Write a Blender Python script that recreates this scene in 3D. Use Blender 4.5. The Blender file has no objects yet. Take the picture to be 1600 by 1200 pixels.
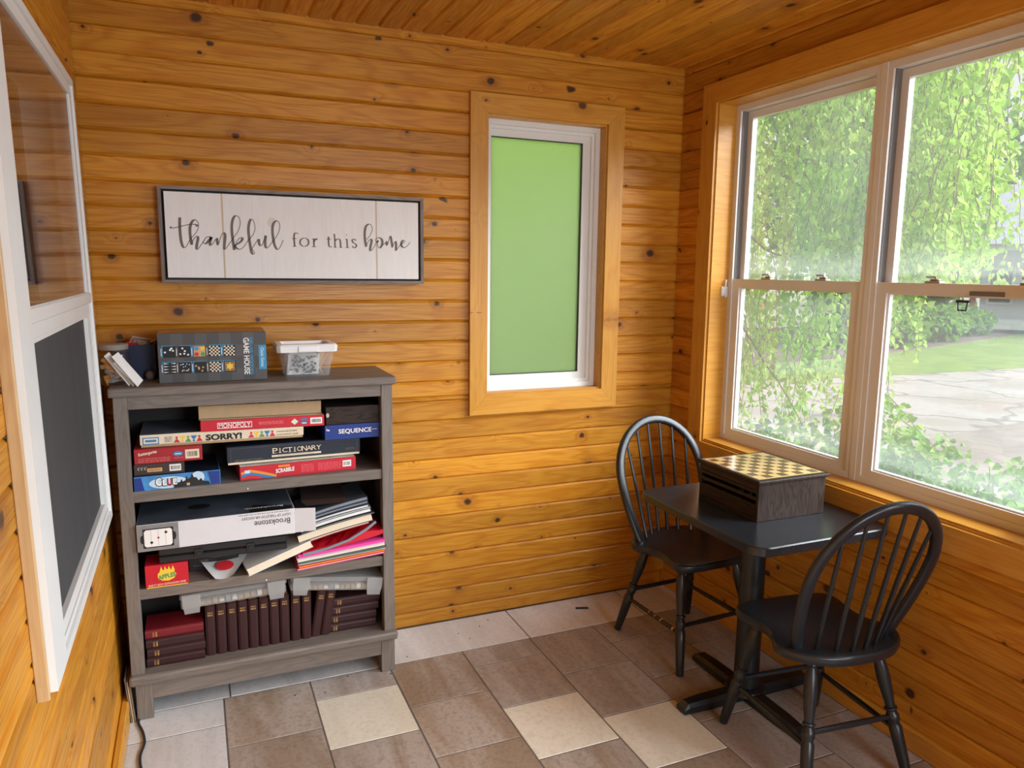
import bpy, bmesh, math, random
from mathutils import Vector, Matrix
PI = math.pi
SC = bpy.context.scene
COL = SC.collection
rng = random.Random(7)

# ------------------------------------------------------------------ camera
cam = bpy.data.objects.new('camera', bpy.data.cameras.new('camera'))
COL.objects.link(cam)
yaw, pitch, roll = 0.4038, 0.1506, 0.0118
fwd = Vector((math.sin(yaw)*math.cos(pitch), math.cos(yaw)*math.cos(pitch), -math.sin(pitch)))
rgt = Vector((math.cos(yaw), -math.sin(yaw), 0)); upv = rgt.cross(fwd)
r2 = rgt*math.cos(roll) + upv*math.sin(roll); u2 = upv*math.cos(roll) - rgt*math.sin(roll)
cam.matrix_world = Matrix(((r2.x, u2.x, -fwd.x, 0.3193), (r2.y, u2.y, -fwd.y, -3.0219), (r2.z, u2.z, -fwd.z, 1.56), (0, 0, 0, 1)))
cam.data.sensor_width = 36; cam.data.lens = 1170.7/1600*36; cam.data.clip_start = 0.03; cam.data.clip_end = 400
SC.camera = cam
# ------------------------------------------------------------------ world, sun, exposure
world = bpy.data.worlds.new('sky'); SC.world = world; world.use_nodes = True
bg = world.node_tree.nodes['Background']; bg.inputs[0].default_value = (0.94, 0.97, 1.0, 1); bg.inputs[1].default_value = 0.9
sun = bpy.data.objects.new('sun', bpy.data.lights.new('sun', 'SUN')); COL.objects.link(sun)
sun.data.energy = 12.5; sun.data.angle = math.radians(50); sun.data.color = (0.90, 0.96, 1.0)
SUN_AZ, SUN_EL = math.radians(-40), math.radians(33)      # azimuth measured from +X
sdir = Vector((math.cos(SUN_EL)*math.cos(SUN_AZ), math.cos(SUN_EL)*math.sin(SUN_AZ), math.sin(SUN_EL)))
sun.rotation_euler = sdir.to_track_quat('Z', 'Y').to_euler(); sun.location = sdir*12
def portal(name, loc, rot, sx, sy):
    l = bpy.data.lights.new(name, 'AREA'); l.shape = 'RECTANGLE'; l.size = sx; l.size_y = sy
    l.cycles.is_portal = True
    o = bpy.data.objects.new(name, l); COL.objects.link(o); o.location = loc; o.rotation_euler = rot
portal('window_portal', (2.66, -1.05, 1.54), (0, PI/2, 0), 1.5, 1.6)
def fill_light(name, loc, rot, sx, sy, watts, col):          # added fill lamp out of view, brightens the room from behind the camera
    l = bpy.data.lights.new(name, 'AREA'); l.shape = 'RECTANGLE'; l.size = sx; l.size_y = sy; l.energy = watts; l.color = col; l.spread = math.radians(130)
    o = bpy.data.objects.new(name, l); COL.objects.link(o); o.location = loc; o.rotation_euler = rot
fill_light('side_fill_light', (3.05, -2.955, 2.05), (0, PI/2-.62, 0), 1.9, 1.7, 145, (.76, .90, 1.0))
fill_light('front_fill_light', (1.80, -4.95, 1.70), (PI/2-.22, 0, .12), 1.3, 1.5, 46, (.76, .90, 1.0))
SC.view_settings.view_transform = 'Standard'; SC.view_settings.look = 'None'
SC.view_settings.exposure = 0.0; SC.view_settings.gamma = 1.0
SC.view_settings.use_curve_mapping = False
SC.cycles.use_denoising = True
SC.cycles.diffuse_bounces = 6; SC.cycles.glossy_bounces = 4; SC.cycles.transmission_bounces = 6
SC.cycles.transparent_max_bounces = 16; SC.cycles.max_bounces = 12
SC.cycles.sample_clamp_indirect = 6.0
# ------------------------------------------------------------------ materials
def S(r, g, b):
    f = lambda c: (c/255/12.92) if c/255 <= 0.04045 else ((c/255+0.055)/1.055)**2.4
    return (f(r), f(g), f(b), 1)
class NT:
    def __init__(s, name):
        s.m = bpy.data.materials.new(name); s.m.use_nodes = True
        s.t = s.m.node_tree; s.t.nodes.clear(); s.out = s.n('ShaderNodeOutputMaterial')
    def n(s, typ, **kw):
        nd = s.t.nodes.new(typ)
        for k, v in kw.items():
            if k.startswith('i_'):
                key = k[2:]; key = int(key) if key.isdigit() else key.replace('_', ' ')
                s.set(nd, key, v)
            else: setattr(nd, k, v)
        return nd
    def set(s, nd, key, v):
        if isinstance(v, bpy.types.NodeSocket): s.t.links.new(v, nd.inputs[key])
        else: nd.inputs[key].default_value = v
    def math(s, op, a, b=0.0, c=0.0, clamp=False):
        nd = s.n('ShaderNodeMath', operation=op); nd.use_clamp = clamp
        s.set(nd, 0, a); s.set(nd, 1, b); s.set(nd, 2, c); return nd.outputs[0]
    def vmath(s, op, a, b=(0, 0, 0)):
        nd = s.n('ShaderNodeVectorMath', operation=op); s.set(nd, 0, a); s.set(nd, 1, b); return nd
    def mix(s, f, a, b, blend='MIX'):
        nd = s.n('ShaderNodeMix', data_type='RGBA', blend_type=blend)
        s.set(nd, 0, f); s.set(nd, 6, a); s.set(nd, 7, b); return nd.outputs[2]
    def rng(s, v, a, b, c=0.0, d=1.0, smooth=True):
        nd = s.n('ShaderNodeMapRange'); nd.interpolation_type = 'SMOOTHSTEP' if smooth else 'LINEAR'
        for i, x in enumerate((v, a, b, c, d)): s.set(nd, i, x)
        return nd.outputs[0]
    def noise(s, vec, scale=5.0, detail=2.0, rough=0.5, dist=0.0):
        nd = s.n('ShaderNodeTexNoise'); s.set(nd, 'Vector', vec); s.set(nd, 'Scale', scale)
        s.set(nd, 'Detail', detail); s.set(nd, 'Roughness', rough); s.set(nd, 'Distortion', dist); return nd
    def bsdf(s, **kw):
        nd = s.n('ShaderNodeBsdfPrincipled')
        for k, v in kw.items(): s.set(nd, k.replace('_', ' '), v)
        return nd
    def finish(s, sh): s.t.links.new(sh, s.out.inputs[0]); return s.m
def plain(name, col, rough=0.5, var=0.06, scale=18.0, spec=0.5, metal=0.0, bump=0.0):
    t = NT(name); co = t.n('ShaderNodeTexCoord').outputs['Object']
    nz = t.noise(co, scale, 3.0)
    c2 = tuple(min(1, c*(1+var*2)) for c in col[:3])+(1,); c1 = tuple(c*(1-var*2) for c in col[:3])+(1,)
    c = t.mix(nz.outputs[0], c1, c2)
    b = t.bsdf(Base_Color=c, Roughness=rough, Metallic=metal); b.inputs['Specular IOR Level'].default_value = spec
    if bump:
        bp = t.n('ShaderNodeBump'); t.set(bp, 'Strength', bump); t.set(bp, 'Distance', 0.002); t.set(bp, 'Height', nz.outputs[0])
        t.set(b, 'Normal', bp.outputs[0])
    return t.finish(b.outputs[0])
def wood(name, light, mid, dark, knot, rough=0.35, knots=True, ring=0.5, freq=1.0, spec=0.5, tonevar=0.35, coat=0.0):
    t = NT(name)
    gr = t.n('ShaderNodeAttribute', attribute_name='gr').outputs['Vector']
    tone = t.n('ShaderNodeAttribute', attribute_name='tone').outputs['Fac']
    low = t.vmath('MULTIPLY', gr, (1.3*freq, 9*freq, 9*freq)).outputs[0]
    n1 = t.noise(low, 1.0, 2.0, 0.45, 0.3).outputs[0]
    fine = t.noise(t.vmath('MULTIPLY', gr, (6*freq, 240*freq, 240*freq)).outputs[0], 1.0, 2.0, 0.6).outputs[0]
    h = n1
    if knots:
        kv = t.vmath('MULTIPLY', gr, (2.9, 10.0, 0.05)).outputs[0]
        vo = t.n('ShaderNodeTexVoronoi', feature='F1'); t.set(vo, 'Vector', kv); t.set(vo, 'Scale', 1.0)
        df = t.vmath('SUBTRACT', kv, vo.outputs['Position']).outputs[0]
        df = t.vmath('MULTIPLY', df, (0.28, 0.1, 0.0)).outputs[0]
        d = t.vmath('LENGTH', df).outputs[1]
        wob = t.noise(t.vmath('MULTIPLY', gr, (60, 60, 60)).outputs[0], 1.0, 1.0).outputs[0]
        d = t.math('ADD', d, t.math('MULTIPLY', t.math('SUBTRACT', wob, 0.5), 0.008))
        sep = t.n('ShaderNodeSeparateColor'); t.set(sep, 0, vo.outputs['Color'])
        r = t.math('MULTIPLY_ADD', t.math('POWER', t.rng(sep.outputs[0], 0.30, 1.0, 0.0, 1.0, False), 1.9), 0.0235, 0.0003)
        halo = t.math('MULTIPLY', t.math('POWER', 2.718, t.math('MULTIPLY', d, -85.0)), t.rng(sep.outputs[0], 0.30, 0.45))
        ve = t.n('ShaderNodeTexVoronoi', feature='DISTANCE_TO_EDGE'); t.set(ve, 'Vector', kv); t.set(ve, 'Scale', 1.0)
        h = t.math('ADD', n1, t.math('MULTIPLY', t.math('MULTIPLY', halo, t.rng(ve.outputs[0], 0.0, 0.22)), 0.42))
        kmask = t.rng(d, r, t.math('ADD', t.math('MULTIPLY', r, 0.5), -0.0006), 0.0, 1.0)
        ksoft = t.rng(d, t.math('MULTIPLY', r, 3.0), r, 0.0, 1.0)
    rings = t.math('SINE', t.math('MULTIPLY', h, 62.0))
    rings = t.math('POWER', t.math('MULTIPLY_ADD', rings, 0.5, 0.5), 2.2)
    c = t.mix(t.math('MULTIPLY', rings, ring), light, mid)
    c = t.mix(t.rng(n1, 0.45, 0.8, 0.0, 0.22), c, dark)
    c = t.mix(t.rng(fine, 0.42, 0.72, 0.0, 0.55*ring+0.05), c, dark)
    tn = t.math('MULTIPLY_ADD', tone, tonevar, 1.0-tonevar*0.5)
    cm = t.n('ShaderNodeCombineColor')
    for i in range(3): t.set(cm, i, tn)
    c = t.mix(1.0, c, cm.outputs[0], 'MULTIPLY')
    if knots:
        c = t.mix(t.math('MULTIPLY', t.math('MULTIPLY', ksoft, t.rng(ve.outputs[0], 0.0, 0.15)), 0.5), c, dark)
        c = t.mix(t.math('MULTIPLY', kmask, 0.93), c, knot)
    b = t.bsdf(Base_Color=c, Roughness=t.rng(fine, 0.2, 0.8, rough-0.06, rough+0.08))
    b.inputs['Specular IOR Level'].default_value = spec; b.inputs['Coat Weight'].default_value = coat; b.inputs['Coat Roughness'].default_value = 0.2
    bp = t.n('ShaderNodeBump'); t.set(bp, 'Strength', 0.12); t.set(bp, 'Distance', 0.0015)
    t.set(bp, 'Height', t.math('ADD', t.math('MULTIPLY', fine, 0.4), t.math('MULTIPLY', rings, 0.3)))
    t.set(b, 'Normal', bp.outputs[0])
    return t.finish(b.outputs[0])
PINE = wood('varnished_pine', S(204, 141, 42), S(188, 119, 24), S(148, 84, 14), S(52, 28, 14), rough=0.38, ring=0.85, tonevar=0.36, spec=0.38)
PINE_TRIM = wood('pine_trim', S(206, 148, 56), S(192, 128, 38), S(160, 95, 22), S(80, 46, 22), rough=0.34, ring=0.45, tonevar=0.15)
PALE_WOOD = wood('pale_jamb', S(190, 156, 112), S(172, 132, 86), S(150, 108, 64), S(90, 60, 36), knots=False, ring=0.3)
GREYWOOD = wood('grey_brown_stain', S(124, 113, 104), S(104, 95, 87), S(70, 62, 57), S(40, 32, 28), rough=0.5, knots=False, ring=0.55, freq=1.6, tonevar=0.12)
DARKVENEER = wood('dark_zebra_veneer', S(58, 44, 37), S(32, 23, 19), S(20, 14, 12), S(20, 14, 12), rough=0.5, spec=0.22, knots=False, ring=0.85, freq=3.2, tonevar=0.1)
SIGNBOARD = wood('whitewashed_board', S(240, 239, 238), S(236, 233, 230), S(222, 216, 210), S(150, 130, 110), rough=0.75, knots=False, ring=0.35, freq=1.3, tonevar=0.04, spec=0.2)
BLACK = plain('black_paint', S(30, 32, 36), 0.33, 0.05, 30, 0.5)
BLACKTOP = plain('black_laminate', S(34, 36, 40), 0.24, 0.08, 60, 0.5)
BLACKMETAL = plain('black_metal', S(24, 25, 28), 0.38, 0.05, 30, 0.5)
CHIP = plain('chipped_wood', S(200, 150, 90), 0.6)
VINYL = plain('white_vinyl', S(226, 226, 224), 0.4, 0.02, 6)
VINYLD = plain('grey_vinyl', S(120, 120, 120), 0.5, 0.02, 6)  # grey of the window tracks and the sash sticker
GASKET = plain('grey_gasket', S(60, 62, 64), 0.6)
METAL = plain('lock_metal', S(178, 172, 160), 0.35, 0.04, 20, 0.5, 0.6)
SCREENM = None
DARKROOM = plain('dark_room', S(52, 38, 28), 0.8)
RED = plain('carton_red', S(196, 18, 40), 0.45); DRED = plain('carton_dark_red', S(160, 24, 34), 0.5)
WHITE = plain('print_white', S(236, 234, 230), 0.55, 0.02); CREAM = plain('carton_cream', S(226, 210, 184), 0.6, 0.04)
CARD = plain('kraft_card', S(176, 148, 112), 0.8, 0.05, 40); INK = plain('print_black', S(22, 20, 20), 0.55)
NAVY = plain('carton_navy', S(16, 26, 44), 0.5); BLUE = plain('carton_blue', S(12, 48, 130), 0.45)
SKYB = plain('print_sky_blue', S(46, 150, 196), 0.5); CLUEB = plain('print_mist_blue', S(60, 128, 186), 0.5, 0.3, 26)
PALEB = plain('print_pale_blue', S(190, 214, 230), 0.55, 0.1, 20); DKBROWN = plain('carton_dark_brown', S(62, 44, 38), 0.55)
GREYC = plain('carton_grey', S(84, 82, 82), 0.5, 0.03); GREYC2 = plain('carton_grey_square', S(72, 70, 70), 0.5, 0.03)
LGREY = plain('carton_silver_white', S(214, 212, 214), 0.45, 0.02); MGREY = plain('carton_stone_grey', S(132, 130, 128), 0.5, 0.15, 20)
DKGREY = plain('carton_charcoal', S(48, 50, 54), 0.45, 0.2, 12); ORANGE = plain('print_orange', S(226, 140, 40), 0.5)
YEL = plain('print_yellow', S(236, 196, 60), 0.5); GRN = plain('print_green', S(96, 150, 80), 0.5); CYANB = plain('print_blue', S(40, 120, 180), 0.5)
TAN = plain('print_tan', S(206, 160, 104), 0.55); GOLD = plain('gilt', S(206, 166, 96), 0.4, 0.05); PRINTRED = plain('print_red', S(206, 40, 50), 0.5)
MAROON = plain('burgundy_cloth', S(50, 15, 17), 0.55, 0.08, 60); REDCLOTH = plain('red_cloth', S(112, 10, 22), 0.55, 0.06, 60)
PAGES = plain('page_edges', S(206, 160, 120), 0.7, 0.08, 90); PAPER = plain('paper_white', S(226, 224, 220), 0.7, 0.03, 40)
PINK = plain('pink_card', S(226, 70, 160), 0.5); GREYTXT = plain('sign_ink', S(116, 106, 100), 0.7); SLATE = plain('dark_magazine', S(70, 76, 84), 0.4, 0.2, 30)
BLUEBOX = plain('box_dark_blue', S(20, 36, 74), 0.5); STRIPG = plain('paper_strip_grey', S(128, 134, 142), 0.7); STRIPT = plain('paper_strip_tan', S(196, 146, 84), 0.7); STRIPB = plain('paper_strip_beige', S(190, 168, 150), 0.7)
BALLM = plain('dull_rubber', S(110, 92, 84), 0.6, 0.1, 60); CORD = plain('cord_black', S(34, 34, 36), 0.5)
FRAMEW = wood('weathered_frame', S(134, 122, 114), S(104, 92, 86), S(74, 64, 60), S(50, 40, 36), rough=0.6, knots=False, ring=0.5, freq=2.0)
FRAMEIN = plain('frame_inner_dark', S(46, 40, 38), 0.6)
def glass_mat(name, haze=0.05, band=True, tint=(1, 1, 1, 1), zb=None):
    t = NT(name); tr = t.n('ShaderNodeBsdfTransparent', i_Color=tint); gl = t.n('ShaderNodeBsdfGlossy', i_Roughness=0.02)
    fr = t.n('ShaderNodeFresnel'); t.set(fr, 'IOR', t.rng(t.n('ShaderNodeNewGeometry').outputs['Backfacing'], 0.0, 1.0, 1.5, 0.6667, False))
    f2 = t.math('MULTIPLY', fr.outputs[0], 1.5, clamp=True)
    m1 = t.n('ShaderNodeMixShader'); t.set(m1, 0, f2); t.set(m1, 1, tr.outputs[0]); t.set(m1, 2, gl.outputs[0])
    tl = t.n('ShaderNodeBsdfTranslucent', i_Color=(0.95, 0.97, 0.96, 1))
    co = t.n('ShaderNodeAttribute', attribute_name='gr').outputs['Vector']
    nz = t.noise(co, 3.0, 2.0).outputs[0]
    fac = t.math('MULTIPLY_ADD', nz, haze, haze*0.5)
    if band:   # dried condensation that has run down and settled along the bottom of the pane
        sx = t.n('ShaderNodeSeparateXYZ'); t.set(sx, 0, co)
        zz = t.math('ADD', sx.outputs[2], t.math('MULTIPLY_ADD', t.noise(co, 7.0, 3.0).outputs[0], 0.06, -0.03))
        b1 = t.math('MULTIPLY', t.rng(zz, 0.14, 0.06), t.rng(zz, 0.02, 0.035))
        fac = t.math('ADD', fac, t.math('MULTIPLY', b1, 0.035), clamp=True)
    m2 = t.n('ShaderNodeMixShader'); t.set(m2, 0, fac); t.set(m2, 1, m1.outputs[0]); t.set(m2, 2, tl.outputs[0])
    return t.finish(m2.outputs[0])
GLASS = glass_mat('window_glass', 0.04); CLEAR = glass_mat('clear_glass', 0.01, False)
SASHGLASS = glass_mat('interior_sash_glass', 0.004, False)
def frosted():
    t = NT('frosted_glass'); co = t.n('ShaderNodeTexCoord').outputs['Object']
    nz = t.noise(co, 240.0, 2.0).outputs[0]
    c = t.mix(nz, (0.84, 0.96, 0.78, 1), (0.92, 0.99, 0.86, 1))  # part of the outdoor green glow put into the tint; the glass is clear
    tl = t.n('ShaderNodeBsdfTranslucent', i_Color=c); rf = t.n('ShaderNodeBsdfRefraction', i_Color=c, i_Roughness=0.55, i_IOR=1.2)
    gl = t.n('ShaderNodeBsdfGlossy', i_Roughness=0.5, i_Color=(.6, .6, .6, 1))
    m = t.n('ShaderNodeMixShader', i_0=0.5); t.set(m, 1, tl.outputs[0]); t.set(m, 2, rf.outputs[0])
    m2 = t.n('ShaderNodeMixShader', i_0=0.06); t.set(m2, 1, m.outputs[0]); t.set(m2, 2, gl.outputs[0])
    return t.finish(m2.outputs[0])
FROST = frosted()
def translucent_plastic(name, col, alpha=0.45):
    t = NT(name); tr = t.n('ShaderNodeBsdfTransparent'); b = t.bsdf(Base_Color=col, Roughness=0.3)
    tl = t.n('ShaderNodeBsdfTranslucent', i_Color=col); m0 = t.n('ShaderNodeMixShader', i_0=0.4); t.set(m0, 1, b.outputs[0]); t.set(m0, 2, tl.outputs[0])
    m = t.n('ShaderNodeMixShader', i_0=alpha); t.set(m, 1, tr.outputs[0]); t.set(m, 2, m0.outputs[0])
    return t.finish(m.outputs[0])
MILKY = translucent_plastic('milky_plastic', S(214, 214, 212), 0.42); BINBODY = translucent_plastic('clear_bin_plastic', S(222, 228, 232), 0.24)
BINLID = plain('white_bin_lid', S(236, 236, 236), 0.4, 0.01)
def screen_mat():
    t = NT('insect_screen'); gr = t.n('ShaderNodeAttribute', attribute_name='gr').outputs['Vector']
    nz = t.noise(t.vmath('MULTIPLY', gr, (9, 9, 0.7)).outputs[0], 1.0, 2.0).outputs[0]
    c = t.mix(nz, S(50, 52, 54), S(74, 76, 78))
    return t.finish(t.bsdf(Base_Color=c, Roughness=0.7).outputs[0])
SCREENM = screen_mat()
def tile_mat(name, a, b, c3, sc=1.0):
    t = NT(name); gr = t.n('ShaderNodeAttribute', attribute_name='gr').outputs['Vector']
    tone = t.n('ShaderNodeAttribute', attribute_name='tone').outputs['Fac']
    n1 = t.noise(t.vmath('MULTIPLY', gr, (7*sc, 12*sc, 1)).outputs[0], 1.0, 5.0, 0.65, 0.6).outputs[0]
    n2 = t.noise(gr, 260.0, 3.0, 0.7).outputs[0]
    n3 = t.noise(gr, 60.0, 3.0, 0.6).outputs[0]
    c = t.mix(t.rng(n1, 0.36, 0.64), a, b); c = t.mix(t.rng(n3, 0.45, 0.7, 0, 0.4), c, c3); c = t.mix(t.rng(n2, 0.5, 0.72, 0, 0.45), c, c3)
    tn = t.math('MULTIPLY_ADD', tone, 0.16, 0.92); cm = t.n('ShaderNodeCombineColor')
    for i in range(3): t.set(cm, i, tn)
    c = t.mix(1.0, c, cm.outputs[0], 'MULTIPLY')
    bs = t.bsdf(Base_Color=c, Roughness=t.rng(n3, 0.3, 0.7, 0.3, 0.48)); bp = t.n('ShaderNodeBump'); t.set(bp, 'Strength', 0.25); t.set(bp, 'Distance', 0.002); t.set(bp, 'Height', n1)
    t.set(bs, 'Normal', bp.outputs[0]); return t.finish(bs.outputs[0])
T_GREY = tile_mat('tile_pale_grey', S(206, 202, 200), S(222, 220, 220), S(188, 184, 182))
T_TAUPE = tile_mat('tile_taupe', S(158, 144, 134), S(182, 172, 166), S(128, 110, 98))
T_BROWN = tile_mat('tile_brown', S(150, 130, 112), S(178, 166, 156), S(118, 96, 76), 0.8)
T_CREAM = tile_mat('tile_cream', S(216, 208, 190), S(228, 220, 204), S(198, 184, 160))
GROUT = plain('grout', S(112, 106, 100), 0.85, 0.06, 60)
# ------------------------------------------------------------------ mesh builder
class MB:
    def __init__(s): s.v = []; s.f = []; s.mi = []; s.g = []; s.tn = []
    def add(s, vs, fs, mi=0, ax=None, M=None, smooth=False):
        b = len(s.v); ro = rng.random()
        for p in vs:
            p = Vector(p)
            if ax is None: g = (p.x, p.y, p.z)
            else:
                o = [i for i in range(3) if i != ax]
                g = (p[ax]+ro*13.7, p[o[1]]+ro*3.1, p[o[0]]*1.0+ro*29)
            s.g.append(g); s.tn.append(ro)
            s.v.append(tuple(M @ p) if M is not None else tuple(p))
        for k, f in enumerate(fs):
            s.f.append(tuple(b+i for i in f)); s.mi.append(mi[k] if isinstance(mi, (list, tuple)) else mi)
    def box(s, x0, x1, y0, y1, z0, z1, mi=0, ax=None, bev=0.0, M=None, seg=1):
        if bev <= 0:
            vs = [(x, y, z) for z in (z0, z1) for y in (y0, y1) for x in (x0, x1)]
            s.add(vs, [(0, 2, 3, 1), (4, 5, 7, 6), (0, 1, 5, 4), (2, 6, 7, 3), (0, 4, 6, 2), (1, 3, 7, 5)], mi, ax, M); return
        bm = bmesh.new(); bmesh.ops.create_cube(bm, size=1)
        for v in bm.verts: v.co = Vector(((x0+x1)/2+v.co.x*(x1-x0), (y0+y1)/2+v.co.y*(y1-y0), (z0+z1)/2+v.co.z*(z1-z0)))
        bmesh.ops.bevel(bm, geom=bm.edges[:], offset=bev, segments=seg, affect='EDGES', profile=0.5)
        bm.verts.ensure_lookup_table(); bm.verts.index_update()
        s.add([v.co.copy() for v in bm.verts], [[v.index for v in f.verts] for f in bm.faces], mi, ax, M); bm.free()
    def prism(s, poly, h0, h1, plane='XY', mi=0, ax=None, M=None, cap=True):
        # poly in 2D, extruded along the remaining axis
        def P(a, b, h): return {'XY': (a, b, h), 'XZ': (a, h, b), 'YZ': (h, a, b)}[plane]
        n = len(poly); vs = [P(a, b, h0) for a, b in poly]+[P(a, b, h1) for a, b in poly]
        fs = [(i, (i+1) % n, n+(i+1) % n, n+i) for i in range(n)]
        if cap: fs += [tuple(range(n))[::-1], tuple(range(n, 2*n))]
        s.add(vs, fs, mi, ax, M)
    def tube(s, pts, r, n=8, mi=0, cap=True, closed=False, M=None, ax=None):
        pts = [Vector(p) for p in pts]; m = len(pts)
        rr = r if isinstance(r, (list, tuple)) else [r]*m
        vs = []; prev = None
        for i, p in enumerate(pts):
            t = (pts[(i+1) % m if closed else min(i+1, m-1)]-pts[(i-1) % m if closed else max(i-1, 0)]).normalized()
            if prev is None: prev = Vector((0, 0, 1)).cross(t) if abs(t.z) < 0.95 else Vector((1, 0, 0)).cross(t)
            u = (prev-t*prev.dot(t)).normalized(); w = t.cross(u); prev = u
            for k in range(n):
                a = 2*PI*k/n; vs.append(p+(u*math.cos(a)+w*math.sin(a))*rr[i])
        fs = []
        for i in range(m if closed else m-1):
            j = (i+1) % m
            for k in range(n): fs.append((i*n+k, i*n+(k+1) % n, j*n+(k+1) % n, j*n+k))
        if cap and not closed: fs += [tuple(range(n))[::-1], tuple(range((m-1)*n, m*n))]
        s.add(vs, fs, mi, ax, M)
    def sweep(s, pts, sec, nrm, mi=0, M=None):
        # sweep a 2D section: u along in-plane normal, w along fixed vector nrm
        pts = [Vector(p) for p in pts]; m = len(pts); n = len(sec); W = Vector(nrm).normalized(); vs = []
        for i, p in enumerate(pts):
            t = (pts[min(i+1, m-1)]-pts[max(i-1, 0)]).normalized(); u = t.cross(W).normalized()
            vs += [p+u*a+W*b for a, b in sec]
        fs = [(i*n+k, i*n+(k+1) % n, (i+1)*n+(k+1) % n, (i+1)*n+k) for i in range(m-1) for k in range(n)]
        s.add(vs, fs+[tuple(range(n))[::-1], tuple(range((m-1)*n, m*n))], mi, None, M)
    def lathe(s, prof, n=20, mi=0, M=None, cap=True):
        vs = []; fs = []
        for r, z in prof: vs += [(r*math.cos(2*PI*k/n), r*math.sin(2*PI*k/n), z) for k in range(n)]
        for i in range(len(prof)-1):
            for k in range(n): fs.append((i*n+k, i*n+(k+1) % n, (i+1)*n+(k+1) % n, (i+1)*n+k))
        if cap: fs += [tuple(range(n))[::-1], tuple(range((len(prof)-1)*n, len(prof)*n))]
        s.add(vs, fs, mi, None, M)
    def rect(s, x0, x1, z0, z1, y, mi=0, M=None):          # printed patch facing -Y
        s.add([(x0, y, z0), (x1, y, z0), (x1, y, z1), (x0, y, z1)], [(0, 1, 2, 3)], mi, None, M)
    def poly(s, pts, y, mi=0, M=None): s.add([(a, y, b) for a, b in pts], [tuple(range(len(pts)))], mi, None, M)
    def disc(s, cx, cz, r, y, mi=0, n=14, rz=None, M=None):
        s.poly([(cx+r*math.cos(2*PI*k/n), cz+(rz or r)*math.sin(2*PI*k/n)) for k in range(n)], y, mi, M)
    def stroke(s, pts, w, y, mi=0, M=None, wf=None):         # flat ribbon in XZ at y, width by direction
        P = catmull(pts, 6) if len(pts) > 2 else [Vector((a, b)) for a, b in pts]
        L = []; R = []
        for i, p in enumerate(P):
            t = P[min(i+1, len(P)-1)]-P[max(i-1, 0)]
            t = t.normalized() if t.length > 1e-9 else Vector((1, 0)); nn = Vector((-t.y, t.x)); ww = wf(t) if wf else w
            L.append(p+nn*ww/2); R.append(p-nn*ww/2)
        vs = [(a.x, y, a.y) for a in L]+[(a.x, y, a.y) for a in R]; n = len(P)
        s.add(vs, [(i, n+i, n+i+1, i+1) for i in range(n-1)], mi, None, M)
    def text(s, st, cx, cz, w, h, y, mi=0, rot=0.0, shear=0.0, M=None, bold=0.0):
        vs, fs = text_mesh(st, bold, shear)
        x0 = min(v[0] for v in vs); x1 = max(v[0] for v in vs); z0 = min(v[1] for v in vs); z1 = max(v[1] for v in vs)
        out = []
        for a, b in vs:
            p = ((a-x0)/(x1-x0)-.5)*w; q = ((b-z0)/(z1-z0)-.5)*h
            out.append((cx+p*math.cos(rot)-q*math.sin(rot), y, cz+p*math.sin(rot)+q*math.cos(rot)))
        s.add(out, fs, mi, None, M)
    def build(s, name, mats, parent=None, loc=(0, 0, 0), rot=(0, 0, 0), smooth=False, angle=0.6):
        me = bpy.data.meshes.new(name); me.from_pydata(s.v, [], s.f); me.update()
        mats = mats if isinstance(mats, (list, tuple)) else [mats]
        for m in mats: me.materials.append(m)
        me.polygons.foreach_set('material_index', s.mi)
        a = me.attributes.new('gr', 'FLOAT_VECTOR', 'POINT'); a.data.foreach_set('vector', [c for g in s.g for c in g])
        a = me.attributes.new('tone', 'FLOAT', 'POINT'); a.data.foreach_set('value', s.tn)
        if smooth:
            me.polygons.foreach_set('use_smooth', [True]*len(me.polygons))
            try: me.set_sharp_from_angle(angle=angle)
            except Exception: pass
        bm = bmesh.new(); bm.from_mesh(me); bmesh.ops.recalc_face_normals(bm, faces=bm.faces[:]) if len(bm.faces) < 60000 and not getattr(s, 'keep', False) else None
        bm.to_mesh(me); bm.free()
        o = bpy.data.objects.new(name, me); COL.objects.link(o); o.location = loc; o.rotation_euler = rot
        if parent is not None: o.parent = parent
        return o
def catmull(pts, k):
    P = [Vector((a, b)) for a, b in pts]; P = [P[0]*2-P[1]]+P+[P[-1]*2-P[-2]]; out = []
    for i in range(1, len(P)-2):
        a, b, c, d = P[i-1:i+3]
        for j in range(k):
            t = j/k; out.append(((b*2)+(c-a)*t+(a*2-b*5+c*4-d)*t*t+(b*3-a-c*3+d)*t**3)*0.5)
    return out+[P[-2]]
_txt = {}
def text_mesh(st, bold, shear):
    key = (st, bold, shear)
    if key not in _txt:
        c = bpy.data.curves.new('t', 'FONT'); c.body = st; c.resolution_u = 3; c.offset = bold; c.shear = shear; c.fill_mode = 'FRONT'
        o = bpy.data.objects.new('t', c); COL.objects.link(o)
        dg = bpy.context.evaluated_depsgraph_get(); me = bpy.data.meshes.new_from_object(o.evaluated_get(dg))
        _txt[key] = ([(v.co.x, v.co.y) for v in me.vertices], [tuple(p.vertices) for p in me.polygons])
        bpy.data.objects.remove(o); bpy.data.curves.remove(c); bpy.data.meshes.remove(me)
    return _txt[key]
def empty(name, label, cat, loc=(0, 0, 0), rz=0.0, group=None, kind=None, rot=None):
    o = bpy.data.objects.new(name, None); COL.objects.link(o); o.empty_display_size = 0.05
    o.location = loc; o.rotation_euler = rot if rot else (0, 0, rz); tag(o, label, cat, group, kind); return o
def tag(o, label=None, cat=None, group=None, kind=None):
    for k, v in (('label', label), ('category', cat), ('group', group), ('kind', kind)):
        if v: o[k] = v
    return o
def struct(o, label, cat): return tag(o, label, cat, None, 'structure')
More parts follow.
